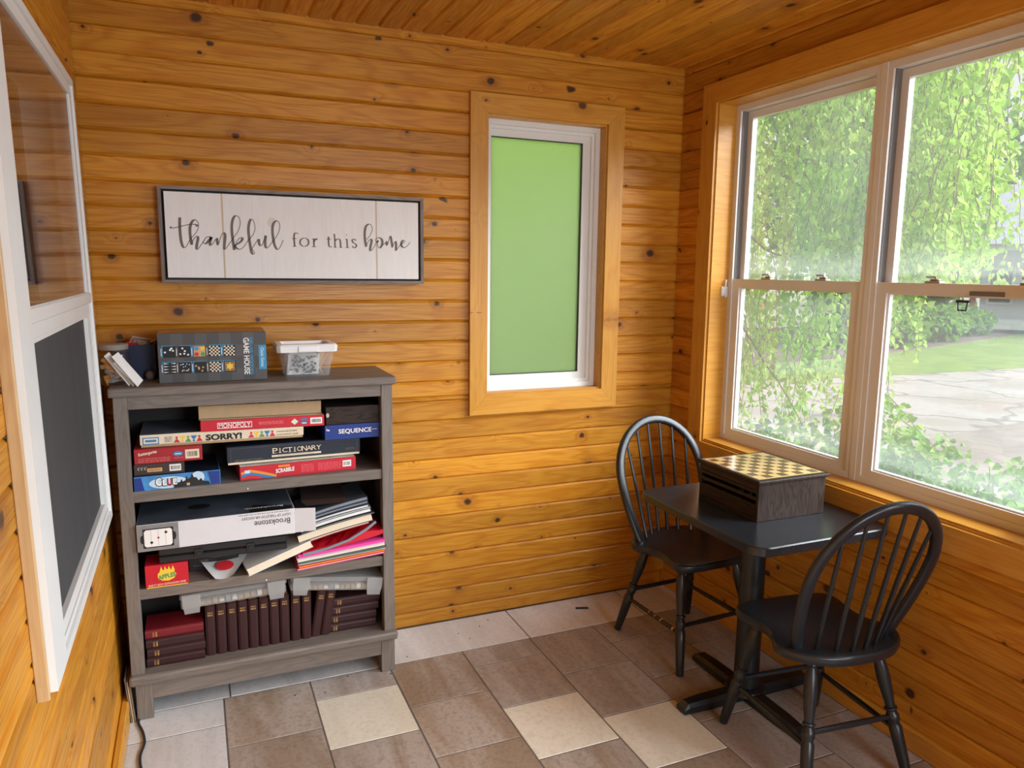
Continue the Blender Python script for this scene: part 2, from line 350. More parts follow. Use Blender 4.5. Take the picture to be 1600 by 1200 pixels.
def copy_tree(o, parent=None):
    c = o.copy(); COL.objects.link(c)
    if parent is not None: c.parent = parent
    for ch in list(o.children): copy_tree(ch, c)
    return c
# ------------------------------------------------------------------ room shell
W, H, YF = 2.4554, 2.4808, -4.6
PITCH, ZOFF = 0.0853, 0.0646
def boards(mb, u0, u1, lo, hi, off, pitch, holes, P, ax, thick=0.13):
    """V-grooved boards running along u, stacked along w; P maps (u, w, depth) to a point; holes are (u0, u1, w0, w1)."""
    g, c = 0.0075, 0.0075
    w = off-pitch
    while w < hi:
        a, b = max(lo, w), min(hi, w+pitch); w += pitch
        if b-a < 1e-4: continue
        cuts = sorted({a, b}|{h for q in holes for h in (q[2], q[3]) if a < h < b})
        for za, zb in zip(cuts, cuts[1:]):
            segs = [(u0, u1)]
            for q in holes:
                if q[2] < zb-1e-5 and q[3] > za+1e-5:
                    ns = []
                    for s0, s1 in segs:
                        if q[1] <= s0 or q[0] >= s1: ns.append((s0, s1)); continue
                        if q[0] > s0: ns.append((s0, q[0]))
                        if q[1] < s1: ns.append((q[1], s1))
                    segs = ns
            ro = rng.random(); ro2 = rng.random()
            for s0, s1 in segs:
                gg = min(g, (zb-za)/3); prof = [(za, -c), (za+gg, 0.0), (zb-gg, 0.0), (zb, -c)]
                n = len(mb.v)
                for u in (s0, s1):
                    for z, d in prof:
                        mb.v.append(tuple(P(u, z, d))); mb.g.append((u+ro*41.3, z-w+ro*7.7, d+ro2*31)); mb.tn.append(ro2)
                for k in range(3): mb.f.append((n+k, n+4+k, n+5+k, n+k+1)); mb.mi.append(0)
    # solid backing with the same openings
    us = sorted({u0, u1}|{x for q in holes for x in q[:2]}); ws = sorted({lo, hi}|{x for q in holes for x in q[2:]})
    for a, b in zip(us, us[1:]):
        for p, r in zip(ws, ws[1:]):
            if any(q[0] <= a+1e-5 and q[1] >= b-1e-5 and q[2] <= p+1e-5 and q[3] >= r-1e-5 for q in holes): continue
            vs = [P(u, w_, d) for d in (-c, -thick) for w_ in (p, r) for u in (a, b)]
            mb.add(vs, [(0, 1, 3, 2), (4, 6, 7, 5), (0, 4, 5, 1), (2, 3, 7, 6), (0, 2, 6, 4), (1, 5, 7, 3)], 1)
BACKING = plain('wall_backing', S(60, 36, 20), 0.8)
FACADE = plain('outer_siding', S(190, 184, 172), 0.7)
WIN1 = (1.484, 2.053, 1.022, 2.199)                    # opening in the back wall (x0, x1, z0, z1)
WIN2 = (-1.835, -0.268, 0.795, 2.283)                  # opening in the right wall (y0, y1, z0, z1)
WIN4_ADDED = (-3.74, -2.17, 0.795, 2.283)                    # unseen twin farther along the same wall, added to light the room
WIN5_ADDED = (1.05, 2.33, .78, 2.22)                            # unseen front wall opening, added for the front fill lamp
m = MB(); boards(m, -0.10, W+.12, 0.0, H+.02, ZOFF, PITCH, [WIN1], lambda u, w, d: (u, -d, w), 0)
m.box(-.10, -.035, -.012, -.002, 0, H+.02, mi=1)
struct(m.build('wall_back', [PINE, BACKING]), 'back wall of honey-coloured grooved pine boards behind the bookshelf', 'wall')
m = MB(); boards(m, YF-.12, 0.004, 0.0, H+.02, ZOFF, PITCH, [WIN2, WIN4_ADDED], lambda u, w, d: (W-d, u, w), 1)
struct(m.build('wall_right', [PINE, BACKING]), 'right wall of grooved pine boards below and around the wide window', 'wall')
m = MB(); boards(m, YF, -0.007, 0.0, H+.02, ZOFF, PITCH, [(-1.46, -0.42, 0.80, 2.07)], lambda u, w, d: (d, u, w), 1)
struct(m.build('wall_left', [PINE, BACKING], loc=(0.033, 0, 0), rot=(0, -0.018, 0)), 'left wall of grooved pine boards around the white-framed window', 'wall')
m = MB(); boards(m, -0.10, W, 0.0, H+.02, ZOFF, PITCH, [WIN5_ADDED], lambda u, w, d: (u, YF+d, w), 0)
struct(m.build('wall_front', [PINE, BACKING]), 'pine board wall behind the photographer', 'wall')
m = MB(); boards(m, YF, 0.0, -0.06, W, 0.065, 0.0878, [], lambda u, w, d: (w, u, H-d), 1)
struct(m.build('ceiling', [PINE, BACKING]), 'ceiling of grooved pine boards running towards the back wall', 'ceiling')
# baseboards
m = MB(); m.box(0.0, 0.022, YF, -0.001, 0.0, 0.082, ax=1, bev=0.004)
struct(m.build('baseboard_left', PINE_TRIM, loc=(0.033, 0, 0)), 'low pine baseboard along the foot of the left wall', 'baseboard')
m = MB(); m.box(W-0.018, W, YF, -0.001, 0.0, 0.075, ax=1, bev=0.004)
struct(m.build('baseboard_right', PINE_TRIM), 'low pine baseboard along the foot of the right wall', 'baseboard')
# floor: grout bed and square stone-look tiles
m = MB(); m.box(-0.05, W+.02, YF-.05, 0.02, -0.10, -0.002, mi=4)
TS, OX, YS = 0.3068, 0.3576, -0.2806; gp = 0.0028
def tile(x0, x1, y0, y1, mi):
    x0 = max(x0, -.02); x1 = min(x1, W+.01); y0 = max(y0, YF)
    if x1-x0 > .01 and y1-y0 > .01: m.box(x0+gp, x1-gp, y0+gp, y1-gp, -0.006, 0.0, mi, 0, 0.0012)
jx = [-.24, .381, .985, 1.59, 2.175, 2.8]
for a, b in zip(jx, jx[1:]): tile(a, b, YS, 0.0, 0)
first = {-2: -.60, -1: -.453, 0: -.597, 1: -.4234, 2: -.591, 3: -.4165, 4: -.5974, 5: -.4455, 6: -.583}
kinds = {-2: '0', -1: '000', 0: '2221', 1: '1321', 2: '2223', 3: '1132', 4: '1132', 5: '1121', 6: '1121'}
for k, y1 in first.items():
    x0 = OX+k*TS; tile(x0, x0+TS, y1, YS, int(kinds[k][0])); y = y1; i = 1
    while y > YF:
        mi = int(kinds[k][i]) if i < len(kinds[k]) else (0 if k < 0 else rng.choice([1, 1, 2, 2, 3]))
        tile(x0, x0+TS, y-TS, y, mi); y -= TS; i += 1
struct(m.build('floor', [T_GREY, T_TAUPE, T_BROWN, T_CREAM, GROUT]), 'stone-look square floor tiles in grey, taupe, brown and cream', 'floor')
# ------------------------------------------------------------------ windows
def mitred(mb, u0, u1, w0, w1, U0, U1, W0, W1, d0, d1, P, mi=0, axu=0, axw=2):
    """four mitred casing boards: inner (u0..w1) and outer (U0..W1) rectangles, between depths d0 and d1"""
    def pr(q, ax):
        vs = [P(a, b, d0) for a, b in q]+[P(a, b, d1) for a, b in q]
        mb.add(vs, [(0, 1, 5, 4), (1, 2, 6, 5), (2, 3, 7, 6), (3, 0, 4, 7), (3, 2, 1, 0), (4, 5, 6, 7)], mi, ax)
    e = .0006
    pr([(U0, W0), (U1, W0), (u1, w0-e), (u0, w0-e)], axu); pr([(U0, W1), (u0, w1+e), (u1, w1+e), (U1, W1)], axu)
    pr([(U0, W0), (u0-e, w0), (u0-e, w1), (U0, W1)], axw); pr([(U1, W0), (U1, W1), (u1+e, w1), (u1+e, w0)], axw)
def frame4(mb, P, u0, u1, w0, w1, t, d0, d1, mi=0, bottom=None, top=None, right=None, left=None):
    bt = bottom or t; tp = top or t; rt = right or t; lf = left or t
    def bx(a, b, c, d):
        vs = [P(u, w, q) for q in (d0, d1) for w in (c, d) for u in (a, b)]
        mb.add(vs, [(0, 1, 3, 2), (4, 6, 7, 5), (0, 4, 5, 1), (2, 3, 7, 6), (0, 2, 6, 4), (1, 5, 7, 3)], mi)
    bx(u0, u0+lf, w0, w1); bx(u1-rt, u1, w0, w1); bx(u0+lf, u1-rt, w0, w0+bt); bx(u0+lf, u1-rt, w1-tp, w1)
def pane(name, P, u0, u1, w0, w1, d, t, mat, parent):
    mb = MB(); vs = [P(u, w, q) for q in (d, d+t) for w in (w0, w1) for u in (u0, u1)]
    mb.add(vs, [(0, 1, 3, 2), (4, 6, 7, 5), (0, 4, 5, 1), (2, 3, 7, 6), (0, 2, 6, 4), (1, 5, 7, 3)], 0)
    o = mb.build(name, mat, parent)
    me = o.data; lo = min(v.co.z for v in me.vertices)
    for i, v in enumerate(me.vertices): me.attributes['gr'].data[i].vector = (v.co.x, v.co.y, v.co.z-lo)
    return o
# window_1: frosted pane in the back wall (local depth d is towards the room = -y)
w1 = struct(bpy.data.objects.new('window_1', None), 'tall frosted window in a wide mitred pine casing on the back wall', 'window'); COL.objects.link(w1)
PB = lambda u, w, d: (u, -d, w)
x0, x1, z0, z1 = WIN1
m = MB(); mitred(m, x0, x1, z0, z1, 1.405, 2.134, 0.935, 2.2795, 0.0, 0.02, PB); m.build('casing', PINE_TRIM, w1)
m = MB(); frame4(m, PB, x0-.012, x1+.012, z0-.012, z1+.012, 0.018, -0.125, 0.004)
jb = m.build('jamb', PINE_TRIM, w1)
m = MB(); frame4(m, PB, x0+.006, x1-.006, z0+.006, z1-.006, 0.022, -0.118, -0.045)
frame4(m, PB, x0+.028, x1-.028, z0+.028, z1-.028, 0.014, -0.112, -0.058); frame4(m, PB, x0+.042, x1-.042, z0+.042, z1-.042, 0.03, -0.108, -0.068, right=.038, left=.004)
m.build('frame', VINYL, w1)
m = MB(); frame4(m, PB, x0+.0465, x1-.078, z0+.070, z1-.070, 0.004, -0.098, -0.070, left=.001); m.build('gasket', GASKET, w1)
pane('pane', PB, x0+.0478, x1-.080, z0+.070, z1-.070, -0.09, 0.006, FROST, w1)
# window_2: pair of white double-hung windows in the right wall (d towards the room = -x)
w2 = struct(bpy.data.objects.new('window_2', None), 'wide pair of white double-hung windows in pine casing on the right wall', 'window'); COL.objects.link(w2)
PR = lambda u, w, d: (W-d, u, w)
def twin(parent, opening, detail):
    y0, y1, z0, z1 = opening
    m = MB(); mitred(m, y0, y1, z0, z1, y0-.093, y1+.093, z0-.085, z1+.085, 0.0, 0.02, PR, axu=1, axw=2)
    m.build('casing', PINE_TRIM, parent)
    m = MB(); frame4(m, PR, y0-.012, y1+.012, z0-.012, z1+.012, 0.018, -0.14, 0.006)
    m.box(W-.0, W+.14, y0, y1, z0+.006, z0+.012, ax=1)
    m.build('jamb', PINE_TRIM, parent)
    ym = -1.0375-(-0.268-y1)
    m = MB(); mg = MB(); ml = MB()
    units = ((ym+.008, y1-.006), (y0+.006, ym-.008))
    m.add([PR(u, w, d) for d in (-.15, -.086) for w in (z0+.01, z1) for u in (ym-.012, ym+.012)], [(0, 1, 3, 2), (4, 6, 7, 5), (0, 4, 5, 1), (2, 3, 7, 6), (0, 2, 6, 4), (1, 5, 7, 3)])
    for a, b in units:
        frame4(m, PR, a, b, z0+.012, z1-.002, 0.026, -0.165, -0.088, bottom=.024, top=.03)
        frame4(mg, PR, a+.026, a+.029, z0+.04, z1-.03, .0012, -0.16, -0.098)          # dark track lines at the jambs
        frame4(mg, PR, b-.029, b-.026, z0+.04, z1-.03, .0012, -0.16, -0.098)
    m.build('frame', VINYL, parent); mg.build('track', VINYLD, parent)
    for a, b in units:
        zr = 1.512
        up = MB(); frame4(up, PR, a+.030, b-.030, zr-.012, z1-.034, 0.030, -0.150, -0.126, bottom=.03); us = up.build('upper_sash', VINYL, parent)
        pane('upper_pane', PR, a+.058, b-.058, zr+.016, z1-.062, -0.142, 0.005, GLASS, us)
        lo = MB(); frame4(lo, PR, a+.024, b-.024, z0+.034, zr+.022, 0.044, -0.122, -0.094, top=.036, bottom=.03)
        frame4(lo, PR, a+.064, b-.064, z0+.060, zr-.010, 0.010, -0.120, -0.104)
        ls = lo.build('lower_sash', VINYL, parent)
        pane('lower_pane', PR, a+.066, b-.066, z0+.064, zr-.013, -0.115, 0.005, GLASS, ls)
        if detail:
            for f in (.30, .70):
                k = MB(); yy = a+(b-a)*f
                k.box(W+.098, W+.124, yy-.028, yy+.028, zr+.022, zr+.029, bev=.002); k.box(W+.104, W+.120, yy-.020, yy+.014, zr+.029, zr+.036, bev=.003)
                k.tube([(W+.112, yy-.004, zr+.036), (W+.112, yy-.004, zr+.042), (W+.100, yy+.022, zr+.042)], .004, 6)
                k.build('sash_lock', METAL, parent, smooth=True)
    if detail:
        a, b = units[1]
        k = MB(); yy = -1.405; xx = W+.086
        k.tube([(xx, yy-.016, 1.478), (xx, yy-.013, 1.452), (xx, yy+.013, 1.452), (xx, yy+.016, 1.478)], .0032, 6, closed=True)
        k.box(xx-.003, xx+.008, yy-.022, yy+.022, 1.476, 1.484, bev=.001)
        k.build('pull_ring', GASKET, parent, smooth=True)
        k = MB(); k.box(W+.0915, W+.094, -1.53, -1.42, 1.498, 1.512); k.build('sash_sticker', VINYLD, parent)
        k = MB(); yj = y1-.018; k.box(W+.05, W+.085, yj+.004, yj+.019, 1.455, 1.50, bev=.003); k.tube([(W+.067, yj+.002, 1.50), (W+.067, yj-.001, 1.53)], .004, 6); k.tube([(W+.067, yj+.004, 1.462), (W+.067, yj-.004, 1.452)], .005, 6)
        k.build('jamb_latch', VINYL, parent, smooth=True)
twin(w2, WIN2, True)
w4 = struct(bpy.data.objects.new('added_window_4', None), 'added second pair of white double-hung windows, unseen, farther along the right wall', 'window'); COL.objects.link(w4)
twin(w4, WIN4_ADDED, False)
w5 = struct(bpy.data.objects.new('added_window_5', None), 'added unseen window for fill light in the front wall behind the photographer', 'window'); COL.objects.link(w5)
m = MB(); frame4(m, lambda u, w, d: (u, YF+d, w), WIN5_ADDED[0], WIN5_ADDED[1], WIN5_ADDED[2], WIN5_ADDED[3], .03, -.11, .01); m.build('frame', VINYL, w5)
m = MB(); mitred(m, WIN5_ADDED[0], WIN5_ADDED[1], WIN5_ADDED[2], WIN5_ADDED[3], WIN5_ADDED[0]-.09, WIN5_ADDED[1]+.09, WIN5_ADDED[2]-.085, WIN5_ADDED[3]+.085, 0, .02, lambda u, w, d: (u, YF+d, w)); m.build('casing', PINE_TRIM, w5)
# window_3: white window between porch and house in the left wall; upper glass, lower insect screen
w3 = struct(bpy.data.objects.new('window_3', None), 'white-framed window on the left wall with glass above and dark screen below', 'window'); COL.objects.link(w3)
w3.location = (0.033, 0, 0); w3.rotation_euler = (0, -0.018, 0)
PL = lambda u, w, d: (d, u, w)
a, b, z0, z1 = -1.485, -0.39, 0.765, 2.095
m = MB(); frame4(m, PL, a, b, z0, z1, 0.02, -0.10, 0.034, left=.118, bottom=.022); frame4(m, PL, a+.1185, b-.0205, z0+.0225, z1-.0205, 0.014, -0.10, 0.028, left=.004)
m.build('frame', VINYL, w3)
m = MB(); frame4(m, PL, a+.124, b-.036, z0+.038, 1.43, 0.03, -0.01, 0.026, left=.008, right=.06, top=.022); sc = m.build('screen_frame', VINYL, w3)
pane('screen', PL, a+.130, b-.094, z0+.066, 1.410, 0.013, 0.002, SCREENM, w3)
m = MB(); m.box(-.02, .027, a+.119, b-.022, 1.416, 1.446, bev=.002); m.box(-.02, .033, a+.119, b-.022, 1.4465, 1.478, bev=.003)
m.build('meeting_rail', VINYL, w3)
m = MB(); frame4(m, PL, a+.124, b-.036, 1.4785, z1-.036, 0.016, -0.02, 0.030, left=.004, right=.035, bottom=.002); us = m.build('upper_sash', VINYL, w3)
pane('upper_pane', PL, a+.127, b-.070, 1.479, z1-.050, 0.022, 0.004, SASHGLASS, us)
m = MB(); m.box(0, .022, a-.015, a-.001, z0-.01, z1+.02, ax=2, bev=.002); m.build('edge_strip', PALE_WOOD, w3)
# unlit room of the house behind that window
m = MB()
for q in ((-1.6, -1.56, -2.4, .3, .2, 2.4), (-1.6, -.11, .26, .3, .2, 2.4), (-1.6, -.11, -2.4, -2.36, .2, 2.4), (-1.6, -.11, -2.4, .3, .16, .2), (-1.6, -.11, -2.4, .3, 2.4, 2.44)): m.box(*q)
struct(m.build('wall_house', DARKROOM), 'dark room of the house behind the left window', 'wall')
# overhanging porch roof and outer face, so that daylight comes only through the windows
m = MB(); m.box(-2.2, W+.45, YF-.4, .5, H+.03, H+.16); struct(m.build('roof', FACADE), 'porch roof slab above the room', 'roof')
m = MB(); m.box(-.4, W+.12, YF-.12, .13, -.35, -.10); struct(m.build('trim_1', FACADE), 'low foundation of the porch', 'foundation')
SCRIPT= [[(0.2959, 1.7325), (0.2942, 1.7095), (0.2941, 1.6759), (0.2961, 1.6478), (0.3005, 1.631), (0.3069, 1.6269), (0.3138, 1.6342), (0.324, 1.6528), (0.332, 1.6643), (0.3465, 1.6803), (0.3555, 1.7017), (0.3537, 1.72), (0.3439, 1.7259), (0.3337, 1.7165), (0.3274, 1.6966), (0.3269, 1.6684), (0.3295, 1.6458), (0.3307, 1.6374)], [(0.3308, 1.6396), (0.3375, 1.6574), (0.3459, 1.6669), (0.3517, 1.6657), (0.3512, 1.6549), (0.3472, 1.6378), (0.346, 1.625), (0.3505, 1.6228), (0.3605, 1.6367), (0.3691, 1.6497), (0.3734, 1.6555), (0.3791, 1.6636), (0.3874, 1.6673), (0.3953, 1.664), (0.3881, 1.6544), (0.3796, 1.6442), (0.3728, 1.6424), (0.3698, 1.6483), (0.3743, 1.6578)], [(0.3984, 1.667), (0.3953, 1.6589), (0.3917, 1.6445), (0.3933, 1.6371), (0.3997, 1.6413), (0.4098, 1.6564), (0.4155, 1.6623), (0.4164, 1.6509), (0.4186, 1.6395), (0.4216, 1.6453), (0.4294, 1.6684), (0.4368, 1.6815), (0.4422, 1.6817), (0.4445, 1.6717), (0.4416, 1.6486), (0.4391, 1.6284), (0.4425, 1.6242), (0.4527, 1.6374), (0.4673, 1.6579), (0.4732, 1.6667), (0.4893, 1.6903), (0.4978, 1.7165), (0.4954, 1.738), (0.4847, 1.7456), (0.4746, 1.7358), (0.4686, 1.7098), (0.4687, 1.6781), (0.4716, 1.6436), (0.4735, 1.6219)], [(0.479, 1.6415), (0.4851, 1.6555), (0.4967, 1.6668), (0.5035, 1.6647), (0.499, 1.6544), (0.4875, 1.6454), (0.4781, 1.6394), (0.48, 1.6308), (0.4894, 1.6252), (0.5007, 1.6283), (0.5124, 1.6417), (0.5257, 1.6609), (0.5315, 1.666), (0.5434, 1.6832), (0.5492, 1.7037), (0.5451, 1.7282), (0.5369, 1.7346), (0.5301, 1.7234), (0.5257, 1.6972), (0.5273, 1.6653), (0.5299, 1.6392), (0.533, 1.6174), (0.5377, 1.6087), (0.5434, 1.6102), (0.5423, 1.6175), (0.5362, 1.6282), (0.5461, 1.6439), (0.5581, 1.6632)], [(0.5613, 1.6639), (0.5613, 1.6487), (0.5658, 1.64), (0.573, 1.6446), (0.5808, 1.6638), (0.5856, 1.6771)], [(0.5861, 1.6772), (0.5834, 1.6551), (0.5836, 1.6375), (0.5896, 1.6318), (0.5985, 1.6408), (0.6121, 1.6588), (0.618, 1.6648), (0.6318, 1.6888), (0.6377, 1.7125), (0.6331, 1.7299), (0.6246, 1.7316), (0.6142, 1.7205), (0.6105, 1.6969), (0.6124, 1.6676), (0.6172, 1.6412), (0.6254, 1.6275), (0.6342, 1.6327), (0.6435, 1.6507), (0.6482, 1.6627)], [(0.2622, 1.6987), (0.2684, 1.6947), (0.2895, 1.699), (0.3161, 1.7069), (0.3373, 1.7102), (0.3492, 1.708), (0.3502, 1.7024)], [(0.9642, 1.6725), (0.9788, 1.6914), (0.9864, 1.7116), (0.9825, 1.7284), (0.9731, 1.7321), (0.962, 1.7231), (0.9569, 1.7015), (0.957, 1.6738), (0.9615, 1.6446)], [(0.9629, 1.6493), (0.9704, 1.6665), (0.9801, 1.6744), (0.9831, 1.6668), (0.9786, 1.6465), (0.9771, 1.631), (0.9841, 1.6327), (0.9955, 1.65), (1.0031, 1.6626), (1.0108, 1.6697)], [(1.0108, 1.669), (1.0021, 1.6642), (1.0007, 1.675), (1.0104, 1.6814), (1.0231, 1.6756), (1.026, 1.6601), (1.0194, 1.6444), (1.0114, 1.6426), (1.0061, 1.6565), (1.0108, 1.669)], [(1.0233, 1.6501), (1.0373, 1.6604), (1.0422, 1.6667), (1.0446, 1.6527), (1.0502, 1.6638), (1.057, 1.6874), (1.0611, 1.6797), (1.0647, 1.6579), (1.0671, 1.6454), (1.0728, 1.6612), (1.0794, 1.6677), (1.0815, 1.6552), (1.0813, 1.6332), (1.0889, 1.6428), (1.1005, 1.6572), (1.1103, 1.6622), (1.117, 1.6696), (1.1105, 1.6732), (1.1031, 1.662), (1.1053, 1.6494), (1.1167, 1.645), (1.13, 1.6547), (1.1383, 1.6676)]]
SERIF= [([(0.6895, 1.6405), (0.6883, 1.6607), (0.6884, 1.6801), (0.6933, 1.69), (0.7038, 1.6873)], 0), ([(0.6804, 1.6689), (0.6974, 1.6693)], 1), ([(0.6818, 1.6397), (0.6953, 1.6401)], 1), ([(0.7608, 1.6704), (0.7612, 1.641)], 2), ([(0.7534, 1.6399), (0.7689, 1.6402)], 1), ([(0.7542, 1.6684), (0.7608, 1.6704)], 1), ([(0.7617, 1.6596), (0.7667, 1.6682), (0.7751, 1.669)], 2), ([(0.8167, 1.6798), (0.8164, 1.655), (0.8185, 1.6435), (0.8233, 1.6406), (0.8282, 1.6425)], 0), ([(0.8089, 1.6705), (0.8265, 1.671)], 1), ([(0.8391, 1.6895), (0.841, 1.6403)], 2), ([(0.8345, 1.6893), (0.8397, 1.6895)], 1), ([(0.8348, 1.6396), (0.8477, 1.6399)], 1), ([(0.8415, 1.6641), (0.8484, 1.6709), (0.8564, 1.6718), (0.8611, 1.6637), (0.8624, 1.6408)], 0), ([(0.8563, 1.6395), (0.8692, 1.6398)], 1), ([(0.8865, 1.6726), (0.888, 1.6408)], 2), ([(0.8803, 1.6397), (0.8951, 1.64)], 1), ([(0.881, 1.6712), (0.8872, 1.6726)], 1), ([(0.8847, 1.6884), (0.8866, 1.6884)], 3), ([(0.9218, 1.6674), (0.9151, 1.6733), (0.9072, 1.6688), (0.9108, 1.6597), (0.92, 1.6544), (0.9233, 1.6468), (0.9156, 1.6393), (0.9058, 1.6455)], 0), ([(0.7419, 1.6567), (0.7395, 1.6489), (0.7334, 1.643), (0.7252, 1.6407), (0.7171, 1.6426), (0.7113, 1.6482), (0.7094, 1.6559), (0.7118, 1.6637), (0.7179, 1.6696), (0.7261, 1.6719), (0.7341, 1.67), (0.74, 1.6645), (0.7419, 1.6567)], 0)]
# ------------------------------------------------------------------ sign on the back wall
sg = empty('wall_sign', 'long white board sign in a grey wooden frame reading thankful for this home', 'sign', (0.71, -0.004, 1.671))
LX, LZ = 0.71, 1.671
m = MB(); P0 = lambda u, w, d: (u, -d, w)
mitred(m, -.471, .471, -.158, .158, -.4835, .4835, -.170, .170, 0.0, 0.046, P0, axu=0, axw=2); m.build('frame', FRAMEW, sg)
m = MB(); m.box(-.471, .471, -.010, -.002, -.158, .158); m.build('backing', FRAMEIN, sg)
m = MB()
for i, (a, b) in enumerate([(-.464, -.272), (-.272, .293), (.293, .464)]): m.box(a+.0008, b-.0008, -.040, -.010, -.151, .151, ax=2)
m.build('panel', SIGNBOARD, sg)
SEAM = plain('seam_tan', S(206, 186, 158), 0.8)
for xx in (-.272, .293): m = MB(); m.rect(xx-.0028, xx+.0028, -.151, .151, -.0402, 0); m.build('board_seam', SEAM, sg)
m = MB(); m.disc(-.1, .055, .016, -.0402, 0, 14, .018); m.build('knot', plain('faint_knot', S(224, 216, 206), .8), sg)
m = MB()
wf = lambda t: 0.0026+0.0068*max(0.0, -t.y)**1.1
for s_ in SCRIPT: m.stroke([(a-LX, b-LZ) for a, b in s_], 0, -.0406, 0, wf=wf)
for s_, k in SERIF:
    if k == 0: m.stroke([(a-LX, b-LZ) for a, b in s_], 0, -.0406, 0, wf=lambda t: 0.0021+0.0044*abs(t.y)**1.3)
    else: m.stroke([(a-LX, b-LZ) for a, b in s_], {1: .0024, 2: .0058, 3: .0064}[k], -.0406)
m.build('lettering', GREYTXT, sg)
# ------------------------------------------------------------------ bookshelf
bs = empty('bookshelf', 'grey-brown wooden bookshelf full of board games and bibles against the back wall', 'bookshelf', (0, 0, 0))
D1 = -0.32
SH1, SH2, SH3 = 0.815, 0.472, 0.170                     # heights of the shelf tops
m = MB(); m.box(.056, 1.002, -.337, -.006, 1.138, 1.168, ax=0, bev=.006, seg=2); m.build('top', GREYWOOD, bs)
for a, b in ((.068, .110), (.948, .990)):
    m = MB(); m.box(a, b, D1, D1+.04, 0.168, 1.138, ax=2, bev=.002); m.build('stile', GREYWOOD, bs)
    sx = a if a < .5 else b-.016
    m = MB(); m.box(sx, sx+.016, D1+.04, -.012, .02, 1.138, ax=2); m.build('side_panel', GREYWOOD, bs)
m = MB(); m.box(.110, .948, D1+.003, D1+.021, 1.094, 1.138, ax=0, bev=.001); m.build('apron', GREYWOOD, bs)
m = MB(); m.box(.084, .974, -.020, -.012, .14, 1.138, ax=2); m.build('back_panel', plain('back_board_dark', S(44, 36, 32), .7), bs)
for z in (SH1, SH2):
    m = MB(); m.box(.085, .973, D1+.008, -.021, z-.038, z, ax=0, bev=.0015); m.build('shelf', GREYWOOD, bs)
m = MB(); m.box(.060, .998, -.340, -.006, SH3-.036, SH3, ax=0, bev=.010, seg=2); m.build('deck', GREYWOOD, bs)
m = MB(); m.box(.130, .935, D1+.003, D1+.021, .072, .134, ax=0, bev=.001); m.build('lower_apron', GREYWOOD, bs)
for a, b in ((.078, .130), (.935, .988)):
    for y in (D1, -.05):
        m = MB(); m.box(a, b, y, y+.042, 0, .134, ax=2, bev=.002); m.build('leg', GREYWOOD, bs)
m = MB()
for x_, z_ in ((.47, SH1-.026), (.52, SH2-.03)): m.lathe([(.003, 0), (.003, .003), (.0012, .005)], 8, 0, Matrix.Translation((x_, D1+.0095, z_)) @ Matrix.Rotation(PI/2, 4, 'X'))
m.build('pin', VINYL, bs)
# ------------------------------------------------------------------ board games
def carton(name, label, x0, x1, z0, z1, y, depth, mats, deco=None, tilt=0.0, rz=0.0, body_mi=None, cat='board game box', top=None, lip=None, group=None):
    """a box standing with its printed end to the room: front face centre-bottom at the Empty"""
    e = empty(name, label, cat, ((x0+x1)/2, y, z0), group=group, rot=(0, tilt, rz)); w = x1-x0; h = z1-z0
    m = MB()
    if lip: # separate lid over a tray that shows as a line at the foot
        m.box(-w/2, w/2, 0, depth, lip, h, bev=.0012)
        if lip > 0: t_ = MB(); t_.box(-w/2+.003, w/2-.003, .003, depth-.003, 0, lip, mi=0); t_.build('tray', mats[1] if len(mats) > 1 else mats[0], e)
        m.build('lid', mats[0], e)
    else: m.box(-w/2, w/2, 0, depth, 0, h, bev=.0012); m.build('box', mats[0], e)
    if top: 
        t_ = MB(); t_.add([(-w/2+.002, .002, h+.0004), (w/2-.002, .002, h+.0004), (w/2-.002, depth-.002, h+.0004), (-w/2+.002, depth-.002, h+.0004)], [(0, 1, 2, 3)]); t_.build('top_print', top, e)
    if deco:
        p = MB(); ms = deco(p, w, h); p.build('front_print', ms, e)
    return e
def barcode(p, x, z, w, h, y, mw, mk):
    p.rect(x, x+w, z, z+h, y, mw); r = random.Random(int(x*1e4)); q = x+w*.12
    while q < x+w*.86:
        bw = r.choice([.0008, .0016, .0022]); p.rect(q, q+bw, z+h*.22, z+h*.78, y-.0002, mk); q += bw+r.choice([.001, .0018])
def fineprint(p, x0, x1, z, n, dz, y, mi):
    r = random.Random(int(x0*1e4+n))
    for k in range(n):
        q = x0
        while q < x1:
            l = r.uniform(.006, .02); p.rect(q, min(q+l, x1), z-k*dz-.0011, z-k*dz+.0007, y, mi); q += l+.0025
Yp = -.0008
def d_mono(p, w, h):
    p.rect(-w/2+.054, -w/2+.168, .010, h-.010, Yp, 1); p.rect(-w/2+.056, -w/2+.166, .012, h-.012, Yp-.0002, 0)
    p.text('MONOPOLY', -w/2+.111, h*.5, .104, .017, Yp-.0005, 1, bold=.01)
    fineprint(p, -w/2+.19, -w/2+.275, h*.64, 3, .004, Yp, 2)
    p.poly([(w/2-.118, h*.5), (w/2-.105, h*.78), (w/2-.092, h*.5), (w/2-.105, h*.22)], Yp, 3)
    p.rect(w/2-.083, w/2-.06, h*.56, h*.76, Yp, 4); p.disc(w/2-.072, h*.34, .012, Yp, 4, rz=.005); p.rect(w/2-.079, w/2-.064, h*.3, h*.38, Yp-.0002, 1)
    barcode(p, w/2-.05, h*.22, .042, h*.56, Yp, 1, 5); return [RED, WHITE, plain('print_pink', S(226, 120, 130), .5), plain('print_pale_green', S(206, 224, 200), .5), CYANB, INK]
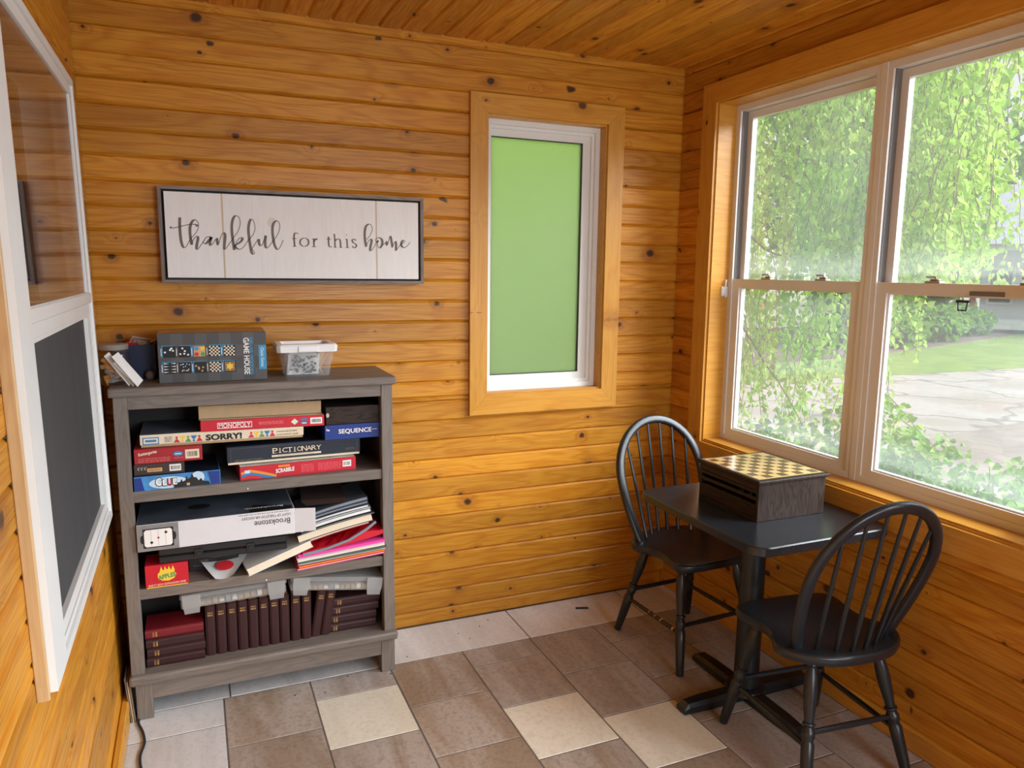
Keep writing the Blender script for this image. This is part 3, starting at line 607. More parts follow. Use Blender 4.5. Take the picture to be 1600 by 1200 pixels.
def pawns(p, x, z, s, inv, y, mi):
    f = -1 if inv else 1
    p.poly([(x-.5*s, z-.5*s*f), (x+.5*s, z-.5*s*f), (x+.10*s, z+.1*s*f), (x-.10*s, z+.1*s*f)][::f], y, mi); p.disc(x, z+.32*s*f, .19*s, y-.0001, mi, 10)
def d_sorry(p, w, h):
    p.rect(-w/2+.008, -w/2+.058, h*.22, h*.80, Yp, 3); p.rect(-w/2+.011, -w/2+.055, h*.30, h*.72, Yp-.0002, 0); p.rect(-w/2+.016, -w/2+.05, h*.42, h*.6, Yp-.0004, 3)
    fineprint(p, -w/2+.075, -w/2+.098, h*.74, 4, .005, Yp, 1)
    for base in (-w/2+.113, -w/2+.353):
        for i, c in enumerate((2, 4, 5, 3, 2)): pawns(p, base+i*.0178, h*.5, .021, i in (1, 3), Yp, c)
    p.text('SORRY!', -.003, h*.5, .118, .022, Yp-.0004, 1, bold=.045); p.text('PARKER BROTHERS', w/2-.058, h*.62, .07, .005, Yp, 1); p.text('SLIDE PURSUIT GAME', w/2-.056, h*.36, .075, .005, Yp, 1)
    return [CREAM, INK, PRINTRED, CYANB, YEL, GRN]
def d_scat(p, w, h):
    p.text('Scattergories', -w/2+.041, h*.70, .058, .013, Yp, 1, rot=.14, shear=.2, bold=.03); fineprint(p, -w/2+.012, -w/2+.11, h*.36, 3, .0055, Yp, 2)
    p.disc(w/2-.076, h*.54, .0155, Yp, 3, rz=.009); p.rect(w/2-.086, w/2-.066, h*.5, h*.58, Yp-.0002, 1); fineprint(p, w/2-.09, w/2-.06, h*.27, 1, .005, Yp, 2)
    barcode(p, w/2-.054, h*.16, .044, h*.62, Yp, 1, 4); return [DRED, CREAM, plain('print_salmon', S(214, 120, 112), .5), CYANB, INK]
def d_brown(p, w, h):
    for i in range(3): p.tube([(-w/2+.016+.010*i+.004*math.cos(t*.4), Yp, h*.6+.004*math.sin(t*.4)) for t in range(2, 13)], .0006, 4, 1)
    p.rect(-w/2+.04, -w/2+.086, h*.26, h*.60, Yp, 2); p.text('GAMES FOR ALL', -w/2+.063, h*.43, .036, .006, Yp-.0003, 0); barcode(p, w/2-.046, h*.2, .036, h*.62, Yp, 1, 3)
    return [DKBROWN, WHITE, TAN, INK]
def d_clue(p, w, h):
    p.disc(-.03, h*.45, .06, Yp, 1, 20, rz=.02); p.disc(w/2-.072, h*.62, .021, Yp-.0001, 1, 18)
    p.poly([(-w/2+.002, .002), (-w/2+.03, .002), (-w/2+.022, h-.004), (-w/2+.002, h-.004)], Yp-.0002, 2); p.poly([(w/2-.03, .002), (w/2-.002, .002), (w/2-.002, h-.003), (w/2-.04, h-.003)], Yp-.0002, 2)
    sk = [(-.015, .003), (-.012, h*.36), (.006, h*.40), (.010, h*.62), (.014, h*.42), (.022, h*.48), (.027, h*.82), (.030, h*.55), (.04, h*.66), (.044, h*.95), (.049, h*.66), (.058, h*.62), (.064, h*.4), (.072, h*.55), (.078, h*.34), (.096, h*.28), (.1, .003)]
    for (a, b), (c, d) in zip(sk, sk[1:]): p.poly([(a, .002), (c, .002), (c, d), (a, b)], Yp-.0004, 3)
    p.rect(.026, .036, h*.12, h*.3, Yp-.0006, 5)
    for dx, st, c in ((0, 'C', 4), (.019, 'L', 4), (.034, 'U', 6), (.0505, 'E', 4)):
        p.text(st, -w/2+.074+dx, h*.48+(.003 if st == 'C' else 0), .0175 if st == 'C' else .013, h*.54 if st == 'C' else h*.42, Yp-.0010, c, bold=.03)
        p.text(st, -w/2+.0735+dx, h*.47+(.003 if st == 'C' else 0), .0215 if st == 'C' else .016, h*.64 if st == 'C' else h*.52, Yp-.0008, 3, bold=.06)
    return [CLUEB, PALEB, BLUE, INK, WHITE, TAN, PRINTRED]
def d_pict(p, w, h):
    fw = .0009
    for a, b, c, d in ((-w/2+.012, w/2-.012, .010, .010+fw), (-w/2+.012, w/2-.012, h-.008, h-.008+fw), (-w/2+.012, -w/2+.012+fw, .010, h-.008), (w/2-.012-fw, w/2-.012, .010, h-.008)): p.rect(a, b, c, d, Yp, 2)
    for i, ch in enumerate('PICTIONARY'): 
        ww = .007 if ch == 'I' else .0175
        p.text(ch, -.073+i*.0172, h*.60, ww if ch != 'I' else .003, .020 if i in (0, 6) else .017, Yp-.0003, 1)
        if ch in 'PITI': p.rect(-.073+i*.0172-.005, -.073+i*.0172+.005, h*.60-.0092, h*.60-.0078, Yp-.0003, 1)
    p.rect(-.085, .09, h*.25, h*.36, Yp-.0002, 1); p.text('THE GAME OF QUICK DRAW', 0, h*.305, .13, .003, Yp-.0005, 0); fineprint(p, -w/2+.025, -w/2+.12, h*.26, 2, .004, Yp, 2); fineprint(p, w/2-.055, w/2-.02, h*.4, 2, .005, Yp, 2)
    return [NAVY, CREAM, plain('print_dull_gold', S(96, 90, 80), .5)]
def d_scrab(p, w, h):
    for z0, c in ((.55, 3), (.35, 1), (.12, 4)):
        pts = [(-w/2+.004+i*.01, (z0+.22-.045*abs(i-3)**1.15)*h) for i in range(13)]
        for (a, b), (c_, d) in zip(pts, pts[1:]):
            lo = lambda v: max(.001, min(h-.001, v)); p.poly([(a, lo(b-.2*h)), (c_, lo(d-.2*h)), (c_, lo(d)), (a, lo(b))], Yp-.0001*(4-c), c)
    p.rect(-w/2+.016, -w/2+.034, h*.5, h*.74, Yp-.0006, 5); p.rect(-.075, -.035, h*.74, h*.90, Yp-.0006, 3)
    p.text('SCRABBLE', -.052, h*.50, .066, .0155, Yp-.0008, 2, rot=.05, shear=.15, bold=.03); fineprint(p, .005, .05, h*.74, 5, .006, Yp, 6); fineprint(p, .066, .15, h*.74, 5, .006, Yp, 6)
    barcode(p, w/2-.05, h*.28, .032, h*.5, Yp, 2, 7); return [RED, CYANB, WHITE, ORANGE, PRINTRED, PALEB, plain('print_rose', S(226, 110, 120), .5), INK]
def d_seq(p, w, h):
    p.text('SEQUENCE', .008, h*.52, .122, .020, Yp, 1, bold=.02); p.rect(-w/2+.006, -w/2+.009, h*.62, h*.78, Yp, 1); p.rect(-w/2+.011, -w/2+.017, h*.62, h*.72, Yp, 1); fineprint(p, w/2-.03, w/2-.012, h*.56, 1, .005, Yp, 1); return [BLUE, WHITE]
# upper shelf
carton('board_game', 'blue board game box with mansion skyline, lowest on left of the upper shelf', .1145, .383, SH1, SH1+.050, -.310, .25, [CLUEB], d_clue, rz=.03, top=NAVY)
carton('card_game', 'small dark brown game box with barcode lying on the blue mansion box', .1155, .27, SH1+.0508, SH1+.0885, -.300, .20, [DKBROWN], d_brown)
carton('board_game', 'dark red game box with cream slanted title and barcode at left of upper shelf', .1185, .329, SH1+.0893, SH1+.140, -.300, .24, [DRED], d_scat)
carton('board_game', 'long red board game box with yellow and blue swooshes, lowest on right of upper shelf', .447, .859, SH1, SH1+.048, -.285, .24, [RED], d_scrab, rz=.045, top=plain('scrab_top', S(220, 214, 200), .5, .3, 12))
carton('board_game', 'black board game box with thin cream serif title above the red swoosh box', .408, .879, SH1+.054, SH1+.119, -.268, .235, [NAVY, CREAM], d_pict, rz=.03, lip=.008, tilt=0.0)
carton('board_game', 'long cream board game box with coloured pawns and bold black title on its end', .138, .670, SH1+.1405, SH1+.183, -.285, .25, [CREAM, CARD], d_sorry, lip=.008, tilt=.006, top=plain('sorry_top', S(80, 84, 96), .5, .5, 14))
carton('board_game', 'bright red board game box with white boxed title on the cream pawn box', .327, .745, SH1+.1785, SH1+.2190, -.285, .25, [RED, WHITE], d_mono, tilt=.010, top=plain('mono_top', S(196, 212, 190), .5, .2, 10))
carton('board_game', 'blue board game box with large white capitals at right end of upper shelf', .745, .950, SH1+.1205, SH1+.176, -.290, .25, [BLUE], d_seq)
carton('wooden_box', 'plain dark brown wooden box lying on the blue box with white capitals', .751, .949, SH1+.1768, SH1+.243, -.288, .22, [DARKVENEER], lambda p, w, h: (p.disc(-w/2+.006, h*.55, .006, Yp, 0, 8, .009), [METAL])[1], cat='wooden box')
# open cardboard tray with dividers
e = empty('cardboard_tray', 'open kraft cardboard tray with dividers on the bright red game box', 'cardboard tray', (.530, -.272, SH1+.2215), rot=(0, .010, 0))
m = MB(); w_ = .2065; dp = .2; hh = .047
m.box(-w_, w_, 0, .004, 0, hh); m.box(-w_, w_, dp-.004, dp, 0, hh+.006); m.box(-w_, -w_+.004, .004, dp-.004, 0, hh); m.box(w_-.004, w_, .004, dp-.004, 0, hh); m.box(-w_, w_, 0, dp, -.002, .002)
m.build('tray', CARD, e)
m = MB()
for i in range(1, 9): m.box(-w_+.0458*i-.001, -w_+.0458*i+.001, .006, dp-.006, .002, hh+.014)
m.build('divider', CARD, e)
m = MB()
for i in range(9):
    a = -w_+.010+i*.0458
    for j in range(3): m.box(a+.006+.010*j, a+.013+.010*j, .02+.05*(j % 2), .05+.05*(j % 2), .002, hh+.004)
m.build('playing_piece', plain('piece_black', S(30, 26, 24), .4), e)
# ------------------------------------------------------------------ middle shelf
def d_hockey(p, w, h):
    p.rect(-w/2+.001, -w/2+.128, .001, h-.001, Yp, 1)
    p.rect(-w/2+.018, -w/2+.112, h*.12, h*.84, Yp-.0002, 2); p.disc(-w/2+.016, h*.46, .006, Yp-.0003, 2, 12, .015); p.disc(-w/2+.114, h*.50, .006, Yp-.0003, 2, 12, .015)
    q = [(-w/2+.022, h*.16), (-w/2+.108, h*.16), (-w/2+.108, h*.80), (-w/2+.022, h*.80)]; c = .006
    p.poly([(q[0][0]+c, q[0][1]), (q[1][0]-c, q[1][1]), (q[1][0], q[1][1]+c), (q[2][0], q[2][1]-c), (q[2][0]-c, q[2][1]), (q[3][0]+c, q[3][1]), (q[3][0], q[3][1]-c), (q[0][0], q[0][1]+c)], Yp-.0005, 3)
    for xx in (-.022, 0, .022): p.rect(-w/2+.065+xx-.0004, -w/2+.065+xx+.0004, h*.18, h*.78, Yp-.0006, 1)
    p.disc(-w/2+.065, h*.48, .0036, Yp-.0008, 4); p.disc(-w/2+.044, h*.32, .0045, Yp-.0008, 2); p.disc(-w/2+.089, h*.66, .0045, Yp-.0008, 2)
    p.text('Brookstone', w/2-.078, h*.55, .122, .021, Yp, 5, rot=PI, bold=.008); p.text('LIGHT UP TABLETOP AIR HOCKEY', w/2-.098, h*.80, .165, .010, Yp, 5, rot=PI); fineprint(p, w/2-.19, w/2-.02, h*.94, 1, .004, Yp, 5)
    return [LGREY, MGREY, INK, WHITE, PRINTRED, plain('print_dark_grey', S(74, 72, 72), .5)]
carton('playing_card_box', 'small red party card box with yellow-green drawing at left of middle shelf', .130, .264, SH2, SH2+.082, -.318, .11, [RED, YEL], lambda p, w, h: (
    p.disc(.0, h*.52, .030, Yp, 1, 9, h*.26), p.text('APPLES', .0, h*.48, .056, .017, Yp-.0004, 2, rot=.14, bold=.05), [p.poly([(-.022+i*.012, h*.68), (-.010+i*.012, h*.70), (-.017+i*.012, h*.92)], Yp-.0002, 1) for i in range(4)],
    p.text('PARTY BOX EXPANSION ONE', 0, h*.14, .116, .0075, Yp, 3, rot=.02, bold=.01), [RED, YEL, GRN, CREAM])[-1], cat='card game box', lip=.004)
e = empty('game_case', 'flat black plastic case with latches under the air hockey carton', 'game case', (.385, -.326, SH2+.0845), rot=(0, .012, 0))
m = MB(); m.box(-.210, .210, 0, .24, 0, .024, bev=.004); m.box(-.210, .210, 0, .24, .026, .054, bev=.004); m.build('case', BLACKMETAL, e)
for xx in (-.085, .085):
    m = MB(); m.box(xx-.014, xx+.014, -.006, 0, .012, .040, bev=.002); m.box(xx-.008, xx+.008, -.009, -.005, .018, .032, bev=.002); m.build('latch', BLACK, e)
e = empty('card_box', 'black lidded box lying deep behind the red card box', 'card box', (.35, -.21, SH2))
m = MB(); m.box(-.085, .085, 0, .16, 0, .060, bev=.002); m.build('box', INK, e)
m = MB(); m.text('XIII', -.035, .036, .03, .008, -.0008, 0); fineprint(m, -.07, .0, .02, 1, .004, -.0006, 0); m.build('front_print', GREYTXT, e)
hk = carton('air_hockey_carton', 'long grey and white tabletop air hockey carton, printed upside down, on black case', .114, .625, SH2+.1405, SH2+.2335, -.335, .26, [LGREY], d_hockey, tilt=-.004, cat='game carton', top=plain('hockey_top', S(74, 82, 92), .35, .5, 9))
m = MB(); m.add([(.256, .001, .002), (.326, -.012, .006), (.326, -.012, .090), (.256, .001, .092)], [(0, 1, 2, 3)]); m.add([(.256, .002, .002), (.326, -.011, .006), (.326, -.011, .090), (.256, .002, .092)], [(3, 2, 1, 0)]); m.build('flap', LGREY, hk)
m = MB(); m.add([(.10, .001, .0945), (.245, .001, .0945), (.25, .04, .0945), (.12, .09, .0945)], [(0, 1, 2, 3)], 0); m.text('Brookstone', .155, .012, .13, .018, 0, 1, rot=PI, bold=.01, M=Matrix.Translation((0, .034, .0950)) @ Matrix.Rotation(-PI/2, 4, 'X'))
m.disc(-.06, .14, .038, 0, 0, 16, .03, M=Matrix.Translation((0, 0, .0949)) @ Matrix.Rotation(PI/2, 4, 'X') @ Matrix.Scale(-1, 4, (0, 0, 1))); m.build('top_picture', [INK, WHITE], hk)
e = empty('kraft_carton', 'brown corrugated carton lid poking out behind the air hockey carton', 'carton', (.745, -.25, SH2+.2205), rot=(0, 0, -.1))
m = MB(); m.box(-.085, .075, 0, .18, 0, .010, bev=.001); m.add([(-.085, 0, .010), (.075, 0, .010), (.085, -.03, .002), (-.07, -.035, .0)], [(0, 1, 2, 3)]); m.build('lid', DKBROWN, e)
# loose papers, binder and the leaning pile
e = empty('paper_sheet', 'curled white sheet with a red round seal hanging over the middle shelf edge', 'paper', (.385, -.245, SH2))
m = MB(); n = 9
vs = []
for i in range(n):
    for j in range(n):
        u = i/(n-1); v = j/(n-1); x = -.085+.17*u*(.35+.65*v)+.05*(1-v); y = -.078+.13*v; z = .0015+.030*v**1.3+.03*(u-.4)**2
        vs.append((x, y, z))
m.add(vs, [(i*n+j, (i+1)*n+j, (i+1)*n+j+1, i*n+j+1) for i in range(n-1) for j in range(n-1)]); m.build('sheet', PAPER, e, smooth=True)
m = MB(); m.lathe([(.001, 0), (.030, 0)], 18, 0, Matrix.Translation((.0, -.008, .0245)) @ Matrix.Rotation(.42, 4, 'X') @ Matrix.Scale(.8, 4, (0, 1, 0)), cap=False); m.build('seal', PRINTRED, e)
def flatbook(name, label, cat, loc, rot, w, d, h, cover, pages=None, spine=None, group=None, sag=0.0):
    e = empty(name, label, cat, loc, rot=rot, group=group)
    def slab(m, z0, z1, ins, n=8):
        vs = []
        for i in range(n+1):
            x = -w/2+ins+(w-2*ins)*i/n; dz = sag*math.sin(PI*i/n)
            vs += [(x, ins, z0+dz), (x, d-ins, z0+dz), (x, d-ins, z1+dz), (x, ins, z1+dz)]
        fs = [(0, 1, 2, 3), (n*4+3, n*4+2, n*4+1, n*4)]
        for i in range(n):
            for k in range(4): fs.append((i*4+k, (i+1)*4+k, (i+1)*4+(k+1) % 4, i*4+(k+1) % 4))
        m.add(vs, fs)
    if pages is None:
        m = MB(); slab(m, 0, h, 0); m.build('sheet', cover, e)
    else:
        c = .0016 if h < .02 else .0026; m = MB(); slab(m, 0, c, 0); slab(m, h-c, h, 0); m.build('cover', cover, e)
        m = MB(); slab(m, c, h-c, .0025); m.build('pages', pages, e)
    return e
flatbook('ring_binder', 'white ring binder lying aslant with its spine tip at the shelf edge', 'binder', (.575, -.322, SH2+.037), (0, -.30, .10), .24, .22, .027, PAPER, CREAM)
MAT = {'red': RED, 'pink': PINK, 'white': PAPER, 'slate': SLATE, 'cream': CREAM, 'black': INK, 'green': GRN, 'grey': STRIPG, 'orange': ORANGE, 'rose': PRINTRED}
zb = SH2+.0005
low = [('folder', 'cream folder with pink edge at the very bottom of the leaning paper pile', 'folder', .007, 'pink', 'cream', .320),
 ('folder', 'red folder near the bottom of the pile, above the pink-edged one', 'folder', .010, 'red', 'orange', .322),
 ('magazine', 'white magazine between the red folder and the grey one in the pile', 'magazine', .009, 'white', 'white', .318),
 ('folder', 'dark slate folder with green corner sheet in the lower part of the pile', 'folder', .006, 'slate', 'green', .333),
 ('notebook', 'white notebook lying under the bright pink folder', 'notebook', .008, 'white', 'cream', .326),
 ('folder', 'bright pink folder lying under the red satchel folder', 'folder', .010, 'pink', 'pink', .312)]
TL_ = -.075
for nm, lb, ct, h, cv, pg, dd in low:
    flatbook(nm, lb, ct, (.790+rng.uniform(-.003, .003), -dd-.018, zb+.009), (0, TL_, rng.uniform(-.03, .02)), .322, .22, h, MAT[cv], MAT[pg]); zb += h+.0006
zb += .0005
e = empty('red_folder', 'crumpled shiny red plastic folder bulging to the right of the pile', 'folder', (.800, -.330, zb+.005), rot=(0, -.10, 0))
m = MB(); nx, ny = 14, 7; vs = []; r_ = random.Random(4)
for side in (0, 1):
    for i in range(nx+1):
        for j in range(ny+1):
            u = i/nx; v = j/ny; x = -.150+.305*u; y = .012+.2*v
            bulge = (.014+.038*math.exp(-((u-.72)/.2)**2)*(.5+.5*v)) if side else .0
            vs.append((x, y, bulge+(r_.uniform(-.003, .003) if side and 0 < i < nx else 0)+.018*u*u))
o_ = (nx+1)*(ny+1); fs = []
for i in range(nx):
    for j in range(ny):
        a = i*(ny+1)+j; fs += [(a, a+1, a+ny+2, a+ny+1), (o_+a, o_+a+ny+1, o_+a+ny+2, o_+a+1)]
for i in range(nx):
    for j in (0, ny): a = i*(ny+1)+j; fs.append((a, a+ny+1, o_+a+ny+1, o_+a))
for j in range(ny):
    for i in (0, nx): a = i*(ny+1)+j; fs.append((a, a+1, o_+a+1, o_+a))
m.add(vs, fs); m.build('cover', RED, e)
m = MB(); m.tube([(-.15, .006, .006), (-.06, .002, .012), (.02, .000, .026), (.09, .004, .052), (.128, .012, .070)], .0055, 8); m.build('binding', STRIPG, e, smooth=True)
zb += .058
up = [('folder', 'rose folder with cream edge under the thick grey-white book', 'folder', .012, 'rose', 'cream', .290, .265),
 ('paperback', 'thick white paged book with dark cover in the middle of the pile', 'book', .030, 'slate', 'cream', .305, .28),
 ('magazine', 'black-covered thin magazine on the thick white paged book', 'magazine', .005, 'black', 'white', .31, .275),
 ('magazine', 'white magazine with curled corner right above the black-covered one', 'magazine', .010, 'white', 'white', .30, .262),
 ('magazine', 'grey magazine fourth from the top of the pile', 'magazine', .006, 'grey', 'white', .298, .262),
 ('magazine', 'white glossy magazine third from the top of the pile', 'magazine', .010, 'slate', 'white', .30, .25),
 ('magazine', 'slate magazine second from the top of the pile', 'magazine', .009, 'slate', 'grey', .292, .255),
 ('magazine', 'dark glossy magazine lying topmost on the pile', 'magazine', .013, 'slate', 'grey', .286, .25)]
for nm, lb, ct, h, cv, pg, dd, ww in up:
    flatbook(nm, lb, ct, (.776+rng.uniform(-.006, .006), -dd-.012, zb-.006), (0, -.20, rng.uniform(-.04, .02)), ww, .21, h, MAT[cv], MAT[pg], sag=.004); zb += h+.0016
# ------------------------------------------------------------------ bibles on the deck
def make_bible(cloth, label, gold_gap):
    e = empty('bible', label, 'bible', group='bibles on the bottom shelf'); t = .0335; h = .188; d = .132
    m = MB(); m.box(-t/2, -t/2+.003, .004, d, 0, h, bev=.0008); m.box(t/2-.003, t/2, .004, d, 0, h, bev=.0008)
    m.prism([(-t/2+.0005, .006), (-t/2+.004, .0015), (-t/4, .0), (t/4, .0), (t/2-.004, .0015), (t/2-.0005, .006)], 0, h, 'XY'); m.build('cover', cloth, e)
    m = MB(); m.box(-t/2+.003, t/2-.003, .006, d-.004, .003, h-.003); m.build('pages', PAGES, e)
    m = MB(); k = .0105
    m.text('HOLY', 0, h-.026, k*1.7, .0055, -.0006, 0, bold=.01); m.text('BIBLE', 0, h-.035, k*1.7, .0055, -.0006, 0, bold=.01)
    m.build('spine_title', GOLD, e); return e
proto = make_bible(MAROON, '', 0)
redb = make_bible(REDCLOTH, 'bright red cloth bible lying topmost on the left stack of bibles', 0)
ordn = ['first', 'second', 'third', 'fourth', 'fifth', 'sixth', 'seventh', 'eighth', 'ninth', 'tenth']
def place_bible(first, loc, rot, label):
    b = proto if first else copy_tree(proto); b.location = loc; b.rotation_euler = rot; b['label'] = label; return b
xs = [.3255+.0368*i for i in range(8)]+[.6215, .6610]
for i, x in enumerate(xs): place_bible(i == 0, (x, -.272, SH3), (0, .008 if i < 8 else .022, 0), 'burgundy bible standing upright on bottom shelf, %s from left in its row' % ordn[i])
for i, x in enumerate((.6935, .7300)): place_bible(False, (x, -.268, SH3), (0, .165, 0), 'burgundy bible leaning right beside the upright row, %s leaning one' % ('left' if i == 0 else 'right'))
for i in range(3): place_bible(False, (.304+rng.uniform(0, .003), -.286, SH3+.0171+i*.0342), (0, -PI/2, 0), 'burgundy bible lying flat in the left stack, %s from the bottom' % ordn[i])
redb.location = (.3035, -.283, SH3+.0171+3*.0342); redb.rotation_euler = (0, -PI/2, 0)
for i, dx in enumerate((.0, .002, .012, .018)): place_bible(False, (.931+dx-.004, -.262, SH3+.0171+i*.0342), (0, -PI/2, 0), 'burgundy bible lying flat in the right stack, %s from the bottom' % ordn[i])
# plastic organiser cases on the books
def make_case(label, w):
    e = empty('organizer_case', label, 'plastic organizer case', group='clear plastic organizer cases'); h = .052; d = .19
    m = MB(); m.box(-w/2, w/2, 0, d, 0, h*.62, bev=.004); m.build('tray', MILKY, e)
    m = MB(); m.box(-w/2-.003, w/2+.003, -.003, d+.003, h*.64, h, bev=.005); m.build('lid', MILKY, e)
    for s in (-1, 1):
        m = MB(); c = s*(w/2-.035); m.prism([(c-.030, h+.002), (c+.030, h+.002), (c+.029, h*.45), (c+.024, -.012), (c-.024, -.012), (c-.029, h*.45)], -.014, -.004, 'XZ'); m.build('latch', MILKY, e)
    m = MB(); r = random.Random(3)
    for i in range(11): x = -w/2+.07+(w-.14)*i/10; m.box(x-.008, x+.008, .01, .03, .004, .004+r.uniform(.008, .018), mi=r.choice([0, 1, 2]))
    m.build('contents', [PAPER, STRIPG, CARD], e); return e
c1 = make_case('clear plastic organizer case lying on the upright bibles, left one', .355); c1.location = (.412, -.300, .3605+.014); c1.rotation_euler = (0, -.022, 0)
c2 = make_case('clear plastic organizer case sloping down to the right over leaning bibles', .345); c2.location = (.774, -.300, .356); c2.rotation_euler = (0, .150, 0)
# ------------------------------------------------------------------ things on top of the bookshelf
ZT = 1.1685
def d_gh(p, w, h):
    r = random.Random(5)
    for i in range(9):
        for j in range(4):
            if (i+j) % 2: p.rect(-w/2+.002+i*(w-.004)/9, -w/2+.002+(i+1)*(w-.004)/9, .002+j*(h-.004)/4, .002+(j+1)*(h-.004)/4, Yp+.0003, 1)
    for row, zc in enumerate((h*.625, h*.30)):
        for i in range(5):
            x = -w/2+.035+i*.0475; s = .0195; k = row*5+i; bl = .0026*(1 if i % 2 else -1)
            p.rect(x-s+bl, x+s+bl, zc-s+.001, zc+s+.002, Yp, 3); p.rect(x-s, x+s, zc-s, zc+s, Yp-.0002, 4)
            p.rect(x-s-.006, x-s-.004, zc-s*.7, zc+s*.6, Yp, 2)
            if k in (3, 4, 8):
                q = s*.9*2/6
                for a in range(6):
                    for b in range(6): p.rect(x-s*.9+a*q, x-s*.9+(a+1)*q, zc-s*.9+b*q, zc-s*.9+(b+1)*q, Yp-.0004, 10 if (a+b) % 2 else 4)
            elif k == 2:
                p.rect(x-s*.92, x+s*.92, zc-s*.92, zc+s*.92, Yp-.0004, 5)
                for a, b, c in ((-1, 1, 3), (1, 1, 6), (-1, -1, 7), (1, -1, 8)): p.disc(x+a*s*.5, zc+b*s*.5, s*.36, Yp-.0006, c)
            elif k == 9:
                p.rect(x-s*.85, x+s*.85, zc-s*.85, zc+s*.85, Yp-.0004, 9)
                for f in (0, PI): p.poly([(x+s*.75*math.cos(f+PI/2+t), zc+s*.75*math.sin(f+PI/2+t)) for t in (0, 2*PI/3, 4*PI/3)], Yp-.0006-.0001*(f > 0), 6)
            elif k == 5:
                for a in range(4): p.poly([(x-s*.9, zc-s*.8+a*s*.5), (x-s*.9, zc-s*.6+a*s*.5), (x-s*.1, zc-s*.7+a*s*.5)], Yp-.0004, 2); p.poly([(x+s*.9, zc-s*.8+a*s*.5), (x+s*.9, zc-s*.6+a*s*.5), (x+s*.1, zc-s*.7+a*s*.5)], Yp-.0004, 2)
            else:
                for a in range(5 if k != 6 else 14): p.disc(x+r.uniform(-.7, .7)*s, zc+r.uniform(-.7, .7)*s, s*(.17 if k != 6 else .09), Yp-.0004-.00001*a, 2 if k != 7 else 5, 8)
    p.text('GAME HOUSE', w/2-.066, h*.50, h*.76, .019, Yp, 2, rot=-PI/2, bold=.02); p.text('DELUXE WOODEN', w/2-.050, h*.50, h*.76, .0105, Yp, 3, rot=-PI/2, bold=.02)
    p.rect(w/2-.026, w/2-.001, h*.22, h*.72, Yp, 3); p.text('Classic Games', w/2-.0135, h*.47, h*.40, .011, Yp-.0003, 2, rot=-PI/2)
    return [GREYC, GREYC2, WHITE, SKYB, INK, TAN, YEL, PRINTRED, GRN, plain('print_brown', S(150, 104, 64), .5), CREAM]
carton('board_game', 'large grey wooden-games carton with small game pictures on top of the bookshelf', .207, .554, ZT, ZT+.169, -.262, .20, [GREYC], d_gh, rz=-.02, top=plain('gh_top', S(176, 128, 66), .4, .2, 20), cat='board game box')
bn = empty('storage_bin', 'small clear storage bin with white lid on top of the bookshelf', 'storage bin', (.698, -.236, ZT), rz=.0)
def taper(m, w0, d0, w1, d1, z0, z1, yb0=0, yb1=0, mi=0, cap=True):
    def ring(w, d, z, c=.012):
        return [(-w/2+c, 0, z), (w/2-c, 0, z), (w/2, c, z), (w/2, d-c, z), (w/2-c, d, z), (-w/2+c, d, z), (-w/2, d-c, z), (-w/2, c, z)]
    a = [(x, y-(d0-.13)/2, z) for x, y, z in ring(w0, d0, z0)]; b = [(x, y-(d1-.13)/2, z) for x, y, z in ring(w1, d1, z1)]
    m.add(a+b, [(i, (i+1) % 8, 8+(i+1) % 8, 8+i) for i in range(8)]+([tuple(range(8))[::-1]] if cap else []), mi)
m = MB(); taper(m, .160, .12, .176, .134, 0, .055); taper(m, .182, .14, .190, .148, .055, .098, cap=False); taper(m, .176, .134, .182, .14, .055, .0551, cap=False); m.build('body', BINBODY, bn)
m = MB()
taper(m, .212, .168, .216, .172, .090, .112, cap=False); taper(m, .216, .172, .206, .162, .112, .118, cap=False); taper(m, .206, .162, .168, .124, .118, .118, cap=False); taper(m, .168, .124, .164, .120, .118, .108, cap=False); taper(m, .164, .120, .002, .002, .108, .108, cap=False)
m.box(-.034, .036, -.024, -.018, .091, .113, bev=.002); m.build('lid', BINLID, bn)
e = empty('tile_bag', 'white net bag of dotted game tiles inside the clear storage bin', 'bag of tiles', (.690, -.225, ZT+.0035))
m = MB(); r = random.Random(11); nx, nz = 16, 9; vs = []
for side in (0, 1):
    for i in range(nx+1):
        for j in range(nz+1):
            u = i/nx; v = j/nz; x = -.064+.112*u+(.01*v); z = .002+.082*v*(1-.25*max(0, u-.6)); y = (.008 if side == 0 else .085)+r.uniform(-.003, .003)+(.006*v)
            vs.append((x, y, z))
o_ = (nx+1)*(nz+1); fs = []
for s_ in (0, 1):
    for i in range(nx):
        for j in range(nz): a = s_*o_+i*(nz+1)+j; fs.append((a, a+1, a+nz+2, a+nz+1))
for i in range(nx):
    for j in (0, nz): a = i*(nz+1)+j; fs.append((a, a+nz+1, o_+a+nz+1, o_+a))
for j in range(nz):
    for i in (0, nx): a = i*(nz+1)+j; fs.append((a, a+1, o_+a+1, o_+a))
m.add(vs, fs); m.build('bag', PAPER, e, smooth=True)
m = MB()
for k in range(7):
    m.tube([(-.062+.017*k, .002, .004), (-.062+.017*k+.045, .002, .08)], .0008, 4, 0); m.tube([(-.02+.014*k, .002, .004), (-.062+.014*k, .002, .08)], .0008, 4, 0)
m.build('net', WHITE, e)
m = MB()
for k in range(48): x = r.uniform(-.05, .04); z = r.uniform(.008, .072); m.box(x-.0036, x+.0036, .0005, .006, z-.003, z+.003, mi=0, M=None)
m.build('tile_dot', plain('dot_grey', S(84, 84, 88), .5), e)
